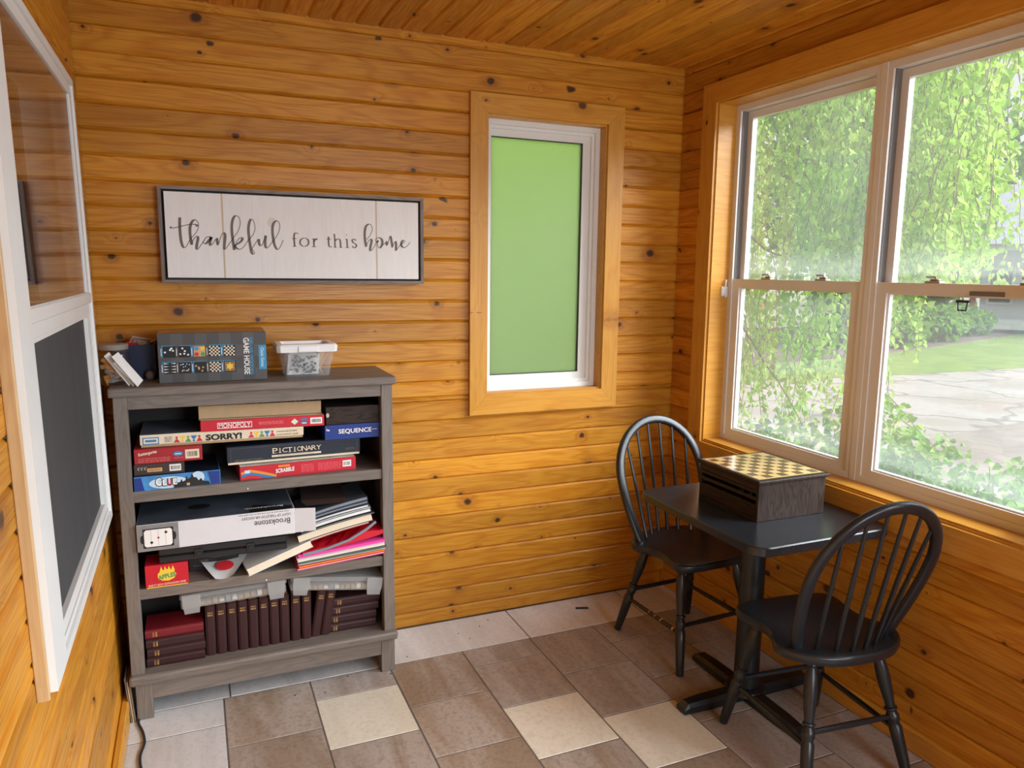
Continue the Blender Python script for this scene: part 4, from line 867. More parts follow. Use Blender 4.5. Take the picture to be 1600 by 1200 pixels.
# dark blue box with odds and ends
e = empty('open_box', 'open dark blue carton behind the glass jar at left end of bookshelf top', 'carton', (.128, -.128, ZT), rz=-.03)
m = MB(); a_, b_, dd, hh, tk = -.066, .066, .115, .120, .003
m.box(a_, b_, 0, tk, 0, hh); m.box(a_, b_, dd-tk, dd, 0, hh+.004); m.box(a_, a_+tk, tk, dd-tk, 0, hh); m.box(b_-tk, b_, tk, dd-tk, 0, hh); m.box(a_, b_, 0, dd, 0, tk); m.build('box', BLUEBOX, e)
m = MB(); m.box(a_+.004, b_-.004, .004, dd-.004, hh-.016, hh-.010); m.build('lining', CARD, e)
e = empty('play_banknote', 'folded pale play banknote sticking out of the dark blue carton', 'play money', (.137, -.075, ZT+.112), rot=(.9, .2, .3))
m = MB(); m.box(-.032, .032, -.0012, .0012, 0, .052); m.build('note', plain('note_paper', S(196, 178, 160), .7), e); m = MB(); m.rect(-.026, .026, .008, .044, -.0016, 0); m.rect(-.022, .022, .012, .040, -.0018, 1); m.text('5', -.012, .026, .010, .016, -.0022, 0); m.build('print', [plain('note_ink', S(120, 100, 90), .7), plain('note_paper_b', S(206, 190, 172), .7)], e)
e = empty('red_counter', 'round red plastic lid lying in the dark blue carton', 'plastic lid', (.118, -.096, ZT+.112), rot=(.5, 0, 0)); m = MB(); m.lathe([(.0, 0), (.022, 0), (.023, .004), (.021, .010), (.0, .010)], 20); m.build('disc', PRINTRED, e, smooth=True)
e = empty('craft_stick', 'pale wooden stick lying across the dark blue carton', 'wooden stick', (.168, -.086, ZT+.1225), rot=(0, -.28, .35)); m = MB(); m.tube([(-.04, 0, 0), (.026, 0, 0), (.03, 0, 0)], [.0035, .0045, .0015], 8); m.build('stick', PALE_WOOD, e, smooth=True)
e = empty('rubber_ball', 'small dull brown ball on bookshelf top between the dark blue and grey cartons', 'ball', (.176, -.160, ZT)); m = MB(); m.lathe([(.0165*math.sin(PI*i/12), .0165-.0165*math.cos(PI*i/12)) for i in range(13)], 20); m.build('ball', BALLM, e, smooth=True)
# glass jar with paper strips
jr = empty('glass_jar', 'clear glass jar of paper strips at the left front corner of bookshelf top', 'jar', (.0735, -.232, ZT+.001))
R = .049; m = MB(); m.lathe([(R-.006, 0), (R-.001, .004), (R, .012), (R, .098), (R-.004, .108), (R-.008, .113), (R-.008, .128)], 28, cap=False); m.lathe([(.0001, .002), (R-.004, .003)], 28, cap=False); m.build('body', CLEAR, jr, smooth=True)
m = MB(); m.lathe([(R-.006, .116), (R-.004, .118), (R-.004, .132), (R-.007, .135), (.0, .1355)], 28, cap=False); m.build('lid', translucent_plastic('jar_lid', S(180, 172, 164), .7), jr, smooth=True)
r = random.Random(21)
for i in range(20):
    m = MB(); ln = r.uniform(.040, .062) if i < 14 else r.uniform(.06, .075); n = 6; wv = .013
    pts = [(ln*(k/n-.5), .004*math.sin(k*1.1+i)) for k in range(n+1)]
    m.add([(a, -wv/2, b) for a, b in pts]+[(a, wv/2, b) for a, b in pts], [(k, k+1, n+2+k, n+1+k) for k in range(n)])
    o = m.build('paper_strip', [STRIPG, STRIPT, STRIPB][i % 3], None, (.0735+r.uniform(-.01, .01), -.238+r.uniform(-.022, .012), ZT+.016+.0030*i), (r.uniform(1.1, 1.9), r.uniform(-1.3, 1.3) if i > 5 else r.uniform(-.3, .3), r.uniform(-.5, .5)))
    tag(o, ['folded grey paper strip', 'folded tan paper strip', 'folded beige paper strip'][i % 3]+' inside the glass jar', 'paper strip', ['grey', 'tan', 'beige'][i % 3]+' paper strips in the jar')
e = empty('folded_leaflet', 'folded white leaflet leaning against the right side of the glass jar', 'leaflet', (.106, -.296, ZT), rot=(0, 0, -.35))
m = MB()
for k, (sx, mi) in enumerate(((.0, 0), (.013, 1), (.026, 0))): m.add([(sx+.014, -.002, .0 if k else .002), (sx+.001+.014, .018, .014), (sx-.052, .018+.004*k, .112-.012*k), (sx-.060, -.002, .100-.012*k)], [(0, 1, 2, 3)], mi)
m.add([(.042, -.004, 0), (.054, .012, .020), (-.022, .016, .112), (-.034, -.006, .098)], [(0, 1, 2, 3)], 0)
m.build('sheets', [PAPER, STRIPB], e)
# trim offcuts and a power cord between shelf and wall
for i in range(3):
    e = empty('trim_offcut', ['thin pale board offcut leaning beside the bookshelf foot, nearest the wall', 'thin board offcut in the middle of the three beside the bookshelf', 'thin board offcut leaning against the bookshelf foot'][i], 'board offcut', (.0605+.0055*i, -.325, .0), rot=(0, -.08-.0*i, .0))
    m = MB(); m.box(-.002, .002, 0, .10, .0, .165-.012*i, ax=2, bev=.0008); m.build('board', [GREYWOOD, PALE_WOOD, GREYWOOD][i], e)
cd = empty('power_cord', 'black power cord running along the floor from behind the bookshelf', 'power cord', (0, 0, 0))
m = MB(); P_ = catmull([(.085, -.29), (.082, -.34), (.098, -.40), (.107, -.47), (.098, -.55), (.115, -.66), (.16, -.8)], 8)
m.tube([(p.x, p.y, .0045) for p in P_], .0042, 8); m.build('cord', CORD, cd, smooth=True)
e = empty('dark_stick', 'short dark splinter lying on the grey tiles before the back wall', 'splinter', (1.93, -.115, .0)); m = MB(); m.box(-.030, .030, -.005, .005, 0, .006, bev=.001, M=Matrix.Rotation(-.35, 4, 'Z')); m.build('splinter', BLACKMETAL, e)
r = random.Random(2)
for i in range(9):
    o = MB(); o.lathe([(.0, 0), (.003, .001), (.0022, .003), (.0, .004)], 6); o = o.build('grit_crumb', INK, None, (r.uniform(1.03, 1.5) if i < 5 else r.uniform(.3, 1.0), r.uniform(-.26, -.05) if i < 5 else r.uniform(-.40, -.3), 0))
    tag(o, 'tiny dark crumb of grit on the floor tiles near the bookshelf', 'grit', 'grit crumbs by the bookshelf')
# ------------------------------------------------------------------ pedestal table
tb = empty('pedestal_table', 'small black square-topped pedestal table under the window', 'table', (2.150, -.985, 0))
def rrect(hx, hy, c, n=6):
    out = []
    for sx, sy, a0 in ((1, 1, 0), (-1, 1, PI/2), (-1, -1, PI), (1, -1, 1.5*PI)):
        for i in range(n+1): a = a0+PI/2*i/n; out.append((sx*(hx-c)+c*math.cos(a), sy*(hy-c)+c*math.sin(a)))
    return out
m = MB(); Q = [(rrect(.282, .334, .052), .699), (rrect(.287, .339, .056), .703), (rrect(.287, .339, .056), .727), (rrect(.283, .335, .053), .7305)]
n = len(Q[0][0]); vs = [(x, y, z) for q, z in Q for x, y in q]
m.add(vs, [(i*n+k, i*n+(k+1) % n, (i+1)*n+(k+1) % n, (i+1)*n+k) for i in range(3) for k in range(n)]+[tuple(range(n))[::-1], tuple(range(3*n, 4*n))]); m.build('tabletop', BLACKTOP, tb, smooth=True, angle=.4)
m = MB(); m.lathe([(.075, .030), (.070, .046), (.045, .052), (.043, .64), (.043, .678)], 24); m.build('column', BLACKMETAL, tb, smooth=True)
m = MB(); m.box(-.14, .14, -.03, .03, .678, .699); m.box(-.03, .03, -.14, .14, .678, .699); m.build('top_spider', BLACKMETAL, tb)
for k in range(4):
    m = MB(); sec = [(-.030, .004), (-.030, .030), (-.020, .044), (.020, .044), (.030, .030), (.030, .004)]; L0, L1 = .02, .288
    vs = []
    for x, sc_ in ((L0, 1.0), (.20, .95), (L1-.02, .86), (L1, .62)): vs += [(x, a*(.86 if x > .2 else 1), (b*sc_ if b > .01 else b)) for a, b in sec]
    m.add(vs, [(i*6+q, i*6+(q+1) % 6, (i+1)*6+(q+1) % 6, (i+1)*6+q) for i in range(3) for q in range(6)]+[tuple(range(6))[::-1], tuple(range(18, 24))])
    m.lathe([(.012, 0), (.012, .005)], 10, 0, Matrix.Translation((L1-.03, 0, 0))); m.build('base_foot', BLACKMETAL, tb, rot=(0, 0, k*PI/2))
# games cabinet with a chequered top
gb = empty('games_cabinet', 'dark wooden game box with a chequered board lid on the black table', 'game box', (2.180, -.962, .7308))
m = MB(); hx, hy, hh, t = .147, .158, .132, .012
m.box(-hx, hx, -hy, -hy+t, 0, hh, ax=2, bev=.001); m.box(-hx, hx, hy-t, hy, 0, hh, ax=2, bev=.001); m.box(hx-t, hx, -hy+t, hy-t, 0, hh, ax=2)
m.box(-hx, hx-t, -hy+t, hy-t, 0, .010, ax=1); m.box(-hx, hx-t, -hy+t, hy-t, hh-.022, hh, ax=1); m.build('body', DARKVENEER, gb)
m = MB(); m.box(-hx-.010, hx+.010, -hy-.010, hy+.010, hh, hh+.013, ax=1, bev=.004, seg=2); m.build('lid', DARKVENEER, gb)
LT = wood('board_light', S(222, 190, 130), S(212, 178, 116), S(190, 150, 90), S(120, 80, 40), rough=.10, knots=False, ring=.2, tonevar=.05); DT = wood('board_dark', S(112, 72, 44), S(96, 60, 36), S(72, 44, 26), S(60, 40, 20), rough=.10, knots=False, ring=.3, tonevar=.08)
m = MB(); q = .0335; z = hh+.0136
def up(x0, x1, y0, y1, mi): m.add([(x0, y0, z), (x1, y0, z), (x1, y1, z), (x0, y1, z)], [(0, 1, 2, 3)], mi, 1)
for i in range(8):
    for j in range(8): up((i-4)*q, (i-3)*q, (j-4)*q*1.04, (j-3)*q*1.04, (i+j) % 2)
for a, b, c, d in ((-.146, .146, -.156, -.148), (-.146, .146, .148, .156), (-.146, -.138, -.148, .148), (.138, .146, -.148, .148)): up(a, b, c, d, 1)
for a, b, c, d in ((-.138, .138, -.148, -.1394), (-.138, .138, .1394, .148), (-.138, -.134, -.1394, .1394), (.134, .138, -.1394, .1394)): up(a, b, c, d, 0)
m.build('chequer_inlay', [LT, DT], gb)
m = MB(); m.box(-hx-.001, hx-.02, -hy+t+.001, hy-t-.001, .012, .058, ax=1, bev=.001); m.box(-hx-.002, -hx+.0, -.02, .02, .046, .058); m.build('drawer', DARKVENEER, gb)
for zz in (.074, .098):
    m = MB(); m.box(-hx+.002, hx-.02, -hy+t+.001, hy-t-.001, zz, zz+.004, ax=1); m.box(-hx-.002, -hx+.004, -hy+t+.001, hy-t-.001, zz-.002, zz+.010, ax=1, bev=.002); tr = m.build('tray', DARKVENEER, gb)
    if zz < .09:
        p = MB()
        for k in range(4): p.lathe([(.008, 0), (.009, .003), (.005, .010), (.006, .013), (.0, .014)], 10, 0, Matrix.Translation((-hx+.016+.01*(k % 2), -.11+.022*k, zz+.004)))
        p.build('playing_piece', BLACKMETAL, tr, smooth=True)
# ------------------------------------------------------------------ windsor chairs
def make_chair(label):
    """front faces +Y"""
    e = empty('windsor_chair', label, 'chair', group='black windsor chairs at the small table'); ZS = .445
    half = [(0, -.205), (.06, -.203), (.12, -.188), (.175, -.154), (.210, -.110), (.219, -.075), (.208, -.042), (.186, -.005), (.178, .04), (.184, .09), (.194, .135), (.193, .175), (.170, .202), (.12, .214), (.06, .217), (0, .218)]
    P_ = catmull(half, 3); out = [(p.x, p.y) for p in P_]+[(-p.x, p.y) for p in reversed(P_[1:-1])]
    n = len(out); vs = []
    def saddle(x, y): return -.010*math.exp(-((x/.11)**2))*math.exp(-(((y-.0)/.13)**2))
    for s, z in ((.93, ZS-.034), (.985, ZS-.030), (1.0, ZS-.020), (1.0, ZS-.007), (.985, ZS-.001), (.96, ZS)): vs += [(x*s, y*s, z) for x, y in out]
    for s in (.75, .5, .25): vs += [(x*s, y*s, ZS+saddle(x*s, y*s)) for x, y in out]
    vs.append((0, 0, ZS+saddle(0, 0))); R_ = 9
    fs = [(i*n+k, i*n+(k+1) % n, (i+1)*n+(k+1) % n, (i+1)*n+k) for i in range(R_-1) for k in range(n)]+[((R_-1)*n+k, (R_-1)*n+(k+1) % n, R_*n) for k in range(n)]+[tuple(range(n))[::-1]]
    m = MB(); m.add(vs, fs); m.build('seat', BLACK, e, smooth=True, angle=.9)
    lean = math.radians(20); o0 = Vector((0, -.098, ZS-.012)); uz = Vector((0, -math.sin(lean), math.cos(lean))); nz = Vector((0, math.cos(lean), math.sin(lean)))
    HB, A, s0 = .518, .213, .285
    def hoop(t):  # t in -1..1 from one base to the other
        a = abs(t); sg_ = 1 if t > 0 else -1
        if a > .5:
            q = (1-a)/.5; x = .166+(A-.166)*math.sin(q*PI/2)**1.0; s = s0*q
        else:
            th = PI/2*(a/.5); x = A*math.sin(th); s = s0+(HB-s0)*math.cos(th)
        return sg_*x, s
    pts = []
    for i in range(49): x, s = hoop(-1+2*i/48); pts.append(o0+Vector((x, 0, 0))+uz*s)
    sec = [(.0185*math.copysign(abs(math.cos(a))**.7, math.cos(a)), .0130*math.copysign(abs(math.sin(a))**.7, math.sin(a))) for a in [2*PI*k/14 for k in range(14)]]
    m = MB(); m.sweep(pts, sec, nz); m.build('back_hoop', BLACK, e, smooth=True, angle=.7)
    for k in range(6):
        f = (k-2.5)/2.5; bx = .118*f; by = -.172+.044*f*f; tx = .156*f
        sT = s0+(HB-s0)*math.sqrt(max(0, 1-(tx/A)**2))-.010; top = o0+Vector((tx, 0, 0))+uz*sT; base = Vector((bx, by, ZS-.006))
        m = MB(); m.tube([base.lerp(top, q) for q in (0, .12, .5, .85, 1)], [.0072, .0076, .0072, .0058, .0052], 8); m.build('spindle', BLACK, e, smooth=True)
    prof = [(0, .0125), (.04, .0130), (.05, .0165), (.075, .0175), (.085, .0130), (.10, .0150), (.16, .0190), (.24, .0205), (.32, .0190), (.42, .0150), (.455, .0140), (.462, .0190), (.475, .0195), (.485, .0150), (.497, .0150), (.515, .0195), (.545, .0200), (.575, .0165), (.585, .0160), (.60, .0195), (.72, .0190), (.90, .0165), (.99, .0150), (1.0, .0135)]
    feet = {}
    for nm, tp, ft in (('fl', (-.135, .125), (-.190, .215)), ('fr', (.135, .125), (.190, .215)), ('bl', (-.118, -.115), (-.192, -.215)), ('br', (.118, -.115), (.192, -.215))):
        a = Vector((tp[0], tp[1], ZS-.026)); b = Vector((ft[0], ft[1], .004)); feet[nm] = (a, b)
        m = MB(); m.tube([a.lerp(b, t) for t, r in prof], [r for t, r in prof], 14); m.build('leg', BLACK, e, smooth=True)
    def at(nm, t): a, b = feet[nm]; return a.lerp(b, t)
    for a, b, t in (('fl', 'fr', .56), ('bl', 'br', .53), ('fl', 'bl', .63), ('fr', 'br', .63)):
        p, q = at(a, t), at(b, t); m = MB(); m.tube([p.lerp(q, f) for f in (0, .1, .5, .9, 1)], [.0072, .0085, .0098, .0085, .0072], 10); so = m.build('stretcher', BLACK, e, smooth=True)
        if a == 'fr' and label.startswith('far'):
            w = MB()
            for f, l in ((.12, .05), (.34, .03), (.45, .02), (.56, .018)):
                c0 = p.lerp(q, f-l/2)+Vector((-.0006, 0, .002)); c1 = p.lerp(q, f+l/2)+Vector((-.0006, 0, .002)); w.tube([c0, c0.lerp(c1, .3), c0.lerp(c1, .7), c1], [.004, .0102, .0104, .005], 8)
            tag(w.build('paint_chip', CHIP, so), 'bare wood where the black paint has chipped off')
    return e
ch1 = make_chair('far black windsor chair, standing between the table and the back wall'); ch1.location = (2.180, -.560, 0); ch1.rotation_euler = (0, 0, PI+.05)
ch2 = make_chair('near black windsor chair, seen from behind at the front of the table'); ch2.location = (2.132, -1.325, 0); ch2.rotation_euler = (0, 0, -.10)
# ------------------------------------------------------------------ outdoors
ZG = -.35
def ground_mat(name, a, b, c3, crack=False, sc=1.0):
    t = NT(name); co = t.n('ShaderNodeTexCoord').outputs['Object']
    n1 = t.noise(co, .6*sc, 6, .65, .2).outputs[0]; n2 = t.noise(co, 14*sc, 4, .7).outputs[0]
    c = t.mix(t.rng(n1, .42, .62), a, b); c = t.mix(t.rng(n2, .42, .75, 0, .45), c, c3)
    if crack:
        wv = t.vmath('ADD', co, t.vmath('SCALE', t.noise(co, 1.6, 4).outputs[1]).outputs[0]); wv.inputs[1].default_value = (0, 0, 0)
        nd = t.n('ShaderNodeVectorMath', operation='MULTIPLY_ADD'); t.set(nd, 0, t.noise(co, 1.4, 4).outputs[1]); t.set(nd, 1, (.9, .9, .9)); t.set(nd, 2, co)
        v = t.n('ShaderNodeTexVoronoi', feature='DISTANCE_TO_EDGE'); t.set(v, 'Vector', nd.outputs[0]); t.set(v, 'Scale', .55)
        c = t.mix(t.rng(v.outputs[0], .035, .008, 0, .7), c, S(92, 84, 74))
    return t.finish(t.bsdf(Base_Color=c, Roughness=.9).outputs[0])
PAVE = ground_mat('old_pavement', S(148, 141, 132), S(134, 124, 112), S(112, 102, 92), True)
LAWN = ground_mat('lawn_green', S(94, 116, 28), S(108, 128, 38), S(76, 96, 24), sc=3); MULCH = ground_mat('mulch', S(96, 80, 68), S(78, 64, 56), S(120, 104, 92), sc=4)
DIRT = ground_mat('gravel_dirt', S(116, 102, 90), S(128, 116, 102), S(94, 82, 70), sc=3)
m = MB(); m.box(W+.14, 70, -30, 60, ZG-.3, ZG); m.box(-20, W+.14, .14, 60, ZG-.3, ZG)
struct(m.build('ground', PAVE), 'cracked pale pavement outside the right window', 'ground')
m = MB(); m.prism([(6.2, 1.9), (7.0, 2.6), (8.2, 3.0), (10.5, 3.3), (14, 3.2), (16, 2.4), (12, 1.9), (9, 1.5), (7.4, 1.1)], ZG+.001, ZG+.004); struct(m.build('ground.001', DIRT), 'brown gravel patch on the pavement', 'ground')
m = MB(); m.prism([(6, 8.2), (10, 7.4), (13, 7.2), (17, 7.15), (30, 6.8), (40, 13.5), (25, 13.3), (16.5, 11.0), (12, 9.5), (6, 10)], ZG+.002, ZG+.02); struct(m.build('ground.002', LAWN), 'strip of green lawn beyond the pavement', 'lawn')
m = MB(); m.prism([(10, 9.0), (12, 9.3), (15.8, 10.0), (24.8, 12.9), (27, 17.5), (14, 17.5), (9, 14)], ZG+.002, ZG+.05); struct(m.build('ground.003', MULCH), 'brown mulch bed under the bushes across the lawn', 'ground')
m = MB(); m.prism([(W+.14, -3), (3.6, -2.5), (4.6, -.6), (5.2, 1.0), (5.0, 4), (W+.14, 4)], ZG+.001, ZG+.03); struct(m.build('ground.004', MULCH), 'planting bed of soil and dead leaves under the window', 'ground')
m = MB(); m.prism([(-6, .3), (W+.14, .3), (W+.14, 9), (-6, 9)], ZG+.001, ZG+.02); struct(m.build('ground.005', LAWN), 'lawn behind the porch', 'lawn')
def leaf_mat(name, a, b, tl=.45):
    t = NT(name); tone = t.n('ShaderNodeAttribute', attribute_name='tone').outputs['Fac']
    c = t.mix(tone, a, b); d = t.bsdf(Base_Color=c, Roughness=.55); d.inputs['Specular IOR Level'].default_value = .25
    tr = t.n('ShaderNodeBsdfTranslucent'); t.set(tr, 0, c); m_ = t.n('ShaderNodeMixShader', i_0=tl); t.set(m_, 1, d.outputs[0]); t.set(m_, 2, tr.outputs[0]); return t.finish(m_.outputs[0])
LEAF = leaf_mat('birch_leaf', S(138, 182, 56), S(182, 210, 98)); LEAF2 = leaf_mat('bush_leaf', S(84, 130, 36), S(120, 162, 58)); LEAF3 = leaf_mat('far_leaf', S(106, 150, 50), S(142, 176, 84))
REDLEAF = leaf_mat('orange_leaf', S(214, 96, 50), S(226, 130, 80)); BARK = plain('bark', S(92, 76, 64), .8, .2, 30); TWIG = plain('twig', S(122, 108, 88), .8); DRY = plain('dry_leaf', S(124, 100, 88), .8, .2, 30)
BEDLEAF = leaf_mat('bed_leaf', S(96, 140, 36), S(132, 170, 60), .35)
DEEP = leaf_mat('dark_leaf', S(70, 110, 40), S(104, 146, 62))
lr = random.Random(99)
def leaf(m, p, s, hang=.75):
    d = Vector((lr.gauss(0, .6), lr.gauss(0, .6), -hang+lr.gauss(0, .35))).normalized(); a = Vector((lr.gauss(0, 1), lr.gauss(0, 1), lr.gauss(0, .5)))
    sd = d.cross(a).normalized(); nn = sd.cross(d)*.18; b = len(m.v); p = Vector(p)
    for v in (p, p+(d*.30+sd*.40+nn)*s, p+(d*.55+sd*.36+nn)*s, p+d*s*1.05, p+(d*.55-sd*.36+nn)*s, p+(d*.30-sd*.40+nn)*s): m.v.append(tuple(v)); m.g.append(tuple(v)); 
    tn = lr.random(); m.tn += [tn]*6; m.f += [(b, b+1, b+2, b+3), (b, b+3, b+4, b+5)]; m.mi += [0, 0]
# birch whose drooping twigs hang in front of the window
bt = empty('birch_tree', 'birch tree with drooping twigs of bright green leaves hanging in front of the window', 'tree', (5.4, 4.4, ZG))
B0 = Vector(bt.location)
m = MB(); m.tube([(0, 0, 0), (.03, -.05, 1.2), (-.02, -.1, 2.6), (-.1, -.2, 4.2), (-.15, -.3, 6)], [.17, .14, .12, .09, .04], 10); m.build('trunk', BARK, bt, smooth=True)
fol = MB(); fol.keep = True
def boughs(spec):
    for pts, r in spec:
        k = MB(); P3 = [Vector(p)-B0 for p in pts]; Q3 = []
        for a, b in zip(P3, P3[1:]): Q3 += [a.lerp(b, f/4)+Vector((lr.uniform(-.02, .02),)*3) for f in range(4)]
        Q3.append(P3[-1]); k.tube(Q3, [r*(1-.8*i/(len(Q3)-1)) for i in range(len(Q3))], 6); k.build('branch', BARK, bt, smooth=True)
boughs([([(5.3, 4.2, 2.6), (4.9, 2.9, 3.1), (4.6, 1.6, 3.2), (4.4, .4, 3.0), (4.3, -.5, 2.8)], .05), ([(5.3, 4.2, 3.2), (5.4, 2.6, 3.8), (5.2, 1.2, 3.9), (5.0, -.2, 3.6)], .05),
        ([(5.2, 4.2, 1.9), (4.6, 3.0, 1.9), (4.2, 1.9, 1.55), (3.95, 1.15, 1.05), (3.85, .55, .62)], .016), ([(5.2, 4.1, 2.1), (4.7, 2.6, 2.2), (4.3, 1.5, 1.75), (4.15, .85, 1.62), (4.1, .45, 1.75)], .014),
        ([(4.2, 1.9, 1.6), (4.0, 1.35, 1.3), (3.8, .95, .9)], .008), ([(4.5, .9, 2.6), (4.3, .35, 2.2), (4.2, -.1, 2.05)], .009)])
tw = MB()
def twig(p, L, lean, s, dens=.028):
    p = Vector(p); d = Vector((lean[0], lean[1], -1)).normalized(); q = [p]; n = max(3, int(L/.08))
    for i in range(n): d = (d+Vector((lr.gauss(0, .12), lr.gauss(0, .12), -.12))).normalized(); q.append(q[-1]+d*L/n)
    tw.tube([a-B0 for a in q], [.0026*(1-.6*i/n)+.0006 for i in range(n+1)], 4)
    k = int(L/dens)
    for i in range(k):
        f = (i+lr.random())/k*n; j = min(n-1, int(f)); a = q[j].lerp(q[j+1], f-j); leaf(fol, a-B0+Vector((lr.gauss(0, .018), lr.gauss(0, .018), 0)), lr.uniform(.038, .058))
# left, denser curtain reaching low; right, only the upper part
for i in range(300):
    y = lr.uniform(.35, 3.6); x = lr.uniform(3.7, 5.6); top = lr.uniform(1.6, 3.6)
    twig((x, y, top), lr.uniform(.5, 1.1), (lr.gauss(-.1, .25), lr.gauss(-.1, .3)), 1)
for i in range(150):
    y = lr.uniform(.75, 3.0); x = lr.uniform(3.5, 4.9); top = lr.uniform(.55, 1.6)
    if y < 1.0+.0*top and top < .9: continue
    twig((x, y, top), lr.uniform(.35, .75), (lr.gauss(-.1, .3), lr.gauss(-.15, .3)), 1)
for i in range(220):
    x = lr.uniform(3.7, 5.4); y = lr.uniform(-.95+.65*(x-3.3), .75+.3*(x-3.7)); top = lr.uniform(2.0, 3.7)
    twig((x, y, top), min(lr.uniform(.4, 1.0), top-1.5), (lr.gauss(-.1, .25), lr.gauss(0, .25)), 1)
for i in range(120):
    x = lr.uniform(3.7, 5.2); y = lr.uniform(-.72+.62*(x-3.3), .6+.3*(x-3.7)); top = lr.uniform(1.85, 2.4)
    twig((x, y, top), top-lr.uniform(1.46, 1.62), (lr.gauss(-.1, .2), lr.gauss(0, .2)), 1)
for i in range(10): twig((lr.uniform(3.6, 4.0), lr.uniform(.10, .26), lr.uniform(1.3, 1.7)), lr.uniform(.4, .8), (0, -.05), 1)
for k in range(3): twig((3.55+.1*k, -.25+.06*k, .98-.10*k), .42, (.25, -2.4), 1, .04)
tw.build('twig', TWIG, bt); fo = fol.build('foliage', LEAF, bt); fo['kind'] = 'stuff'
def bush(name, label, cat, c, rx, ry, rz, n, s, mat, group=None, hang=.3, stems=7, dry=0):
    e = empty(name, label, cat, c, group=group); m = MB()
    for k in range(stems):
        a = lr.uniform(0, 6.28); q = Vector((rx*.7*math.cos(a)*lr.random(), ry*.7*math.sin(a)*lr.random(), rz*lr.uniform(.9, 1.7))); m.tube([(q.x*.2, q.y*.2, 0), (q.x*.6, q.y*.6, q.z*.6), tuple(q)], [max(.004, rz*.012), max(.003, rz*.008), .002], 5)
    m.build('stem', BARK, e); f = MB(); f.keep = True
    for k in range(n):
        v = Vector((lr.gauss(0, 1), lr.gauss(0, 1), lr.gauss(0, 1))).normalized()*lr.random()**.4; v.z = abs(v.z) if lr.random() < .7 else v.z
        leaf(f, (v.x*rx, v.y*ry, max(.02, rz*.8+v.z*rz*.95)), s*lr.uniform(.7, 1.25), hang)
    o = f.build('foliage', mat, e); o['kind'] = 'stuff'
    if dry:
        d = MB(); d.keep = True
        for k in range(dry): leaf(d, (lr.uniform(-rx, rx), lr.uniform(-ry, ry), lr.uniform(.01, rz*1.2)), s*lr.uniform(.6, 1.0), .1)
        o = d.build('dead_leaves', DRY, e); o['kind'] = 'stuff'
    return e
G_ = 'shrubs in the bed under the window'
bush('shrub', 'green leafy shrub with dead leaves right under the middle of the window', 'shrub', (3.45, -.30, ZG), .42, .36, .76, 1900, .042, BEDLEAF, None, dry=420)
bush('shrub', 'low green shrub with dead leaves under the right end of the window', 'shrub', (3.46, -1.02, ZG), .40, .34, .66, 1800, .042, BEDLEAF, None, dry=520)
bush('shrub', 'bright green shrub with dead leaves between the middle and right shrubs under the window', 'shrub', (3.50, -.66, ZG), .30, .26, .68, 1100, .042, BEDLEAF, None, dry=260)
bush('shrub', 'taller bright shrub at the left behind the birch twigs', 'shrub', (4.05, .95, ZG), .55, .50, .52, 800, .065, LEAF2, None, dry=60)
bush('shrub', 'small shrub at the pavement edge below the drooping birch twig', 'shrub', (4.05, .12, ZG), .34, .32, .58, 560, .06, LEAF2, None, dry=120)
e = empty('dry_weed', 'single dry brown weed stalk with a seed head at the right of the planting bed', 'weed', (3.62, -.98, ZG)); m = MB()
m.tube([(0, 0, 0), (.0, .01, .5), (.03, -.02, .88), (.07, -.08, 1.13)], [.004, .0035, .003, .002], 5); m.lathe([(0, 0), (.012, .012), (.009, .026), (0, .03)], 8, 0, Matrix.Translation((.045, -.045, .97)))
for a in (.6, 2.8, 4.2): m.tube([(.02, 0, .80), (.02+.07*math.cos(a), .07*math.sin(a), .85), (.02+.13*math.cos(a), .13*math.sin(a), .80)], [.002, .007, .001], 4)
m.build('stalk', plain('dry_stalk', S(110, 80, 64), .8), e)
# across the lawn
for i, (x, y, rx, ry, rz, n, mt, lb) in enumerate([(16.8, 11.3, 1.5, 1.0, .55, 1100, LEAF2, 'low bright hosta clump at the lawn edge before the dark trunk'), (19.7, 12.3, 1.5, 1.0, .58, 1100, LEAF2, 'low bright hosta clump in the middle of the bed across the lawn'), (22.6, 13.4, 1.3, .9, .55, 1000, LEAF2, 'low bright hosta clump at the right end of the bed across the lawn'),
    (20.4, 15.0, 1.9, 1.4, 1.15, 1500, LEAF2, 'tall green bush behind the hostas, right of the dark trunk'), (24.0, 16.8, 1.9, 1.4, 1.1, 1400, DEEP, 'dark green bush behind the hostas beside the porch house')]):
    bush('bush' if mt is DEEP else 'hosta', lb, 'bush' if mt is DEEP else 'hosta', (x, y, ZG), rx, ry, rz, n*2, .22, mt)
def tree(label, c, h, r, n, s, mat, crown, trunk=.28):
    e = empty('leafy_tree', label, 'tree', c); m = MB(); m.tube([(0, 0, 0), (.1, 0, h*.3), (0, .1, h*.6), (0, 0, h)], [trunk, trunk*.85, trunk*.6, trunk*.2], 9); m.build('trunk', BARK, e, smooth=True)
    f = MB(); f.keep = True
    for k in range(n):
        v = Vector((lr.gauss(0, 1), lr.gauss(0, 1), lr.gauss(0, 1))).normalized()*lr.random()**.33; leaf(f, (v.x*r, v.y*r, crown+v.z*(h-crown)*1.05), s*lr.uniform(.7, 1.3))
    o = f.build('foliage', mat, e); o['kind'] = 'stuff'
tree('leafy tree with a thick dark trunk across the lawn', (17.6, 12.9, ZG), 7.5, 3.4, 3600, .30, LEAF3, 4.8, .34)
tree('pale green tree farther left behind the birch', (12.0, 20.5, ZG), 8.5, 3.8, 2600, .34, LEAF3, 4.6)
tree('tall pale green tree at the far left beyond the pavement', (9.5, 31, ZG), 10, 4.4, 2400, .5, LEAF3, 5.4)
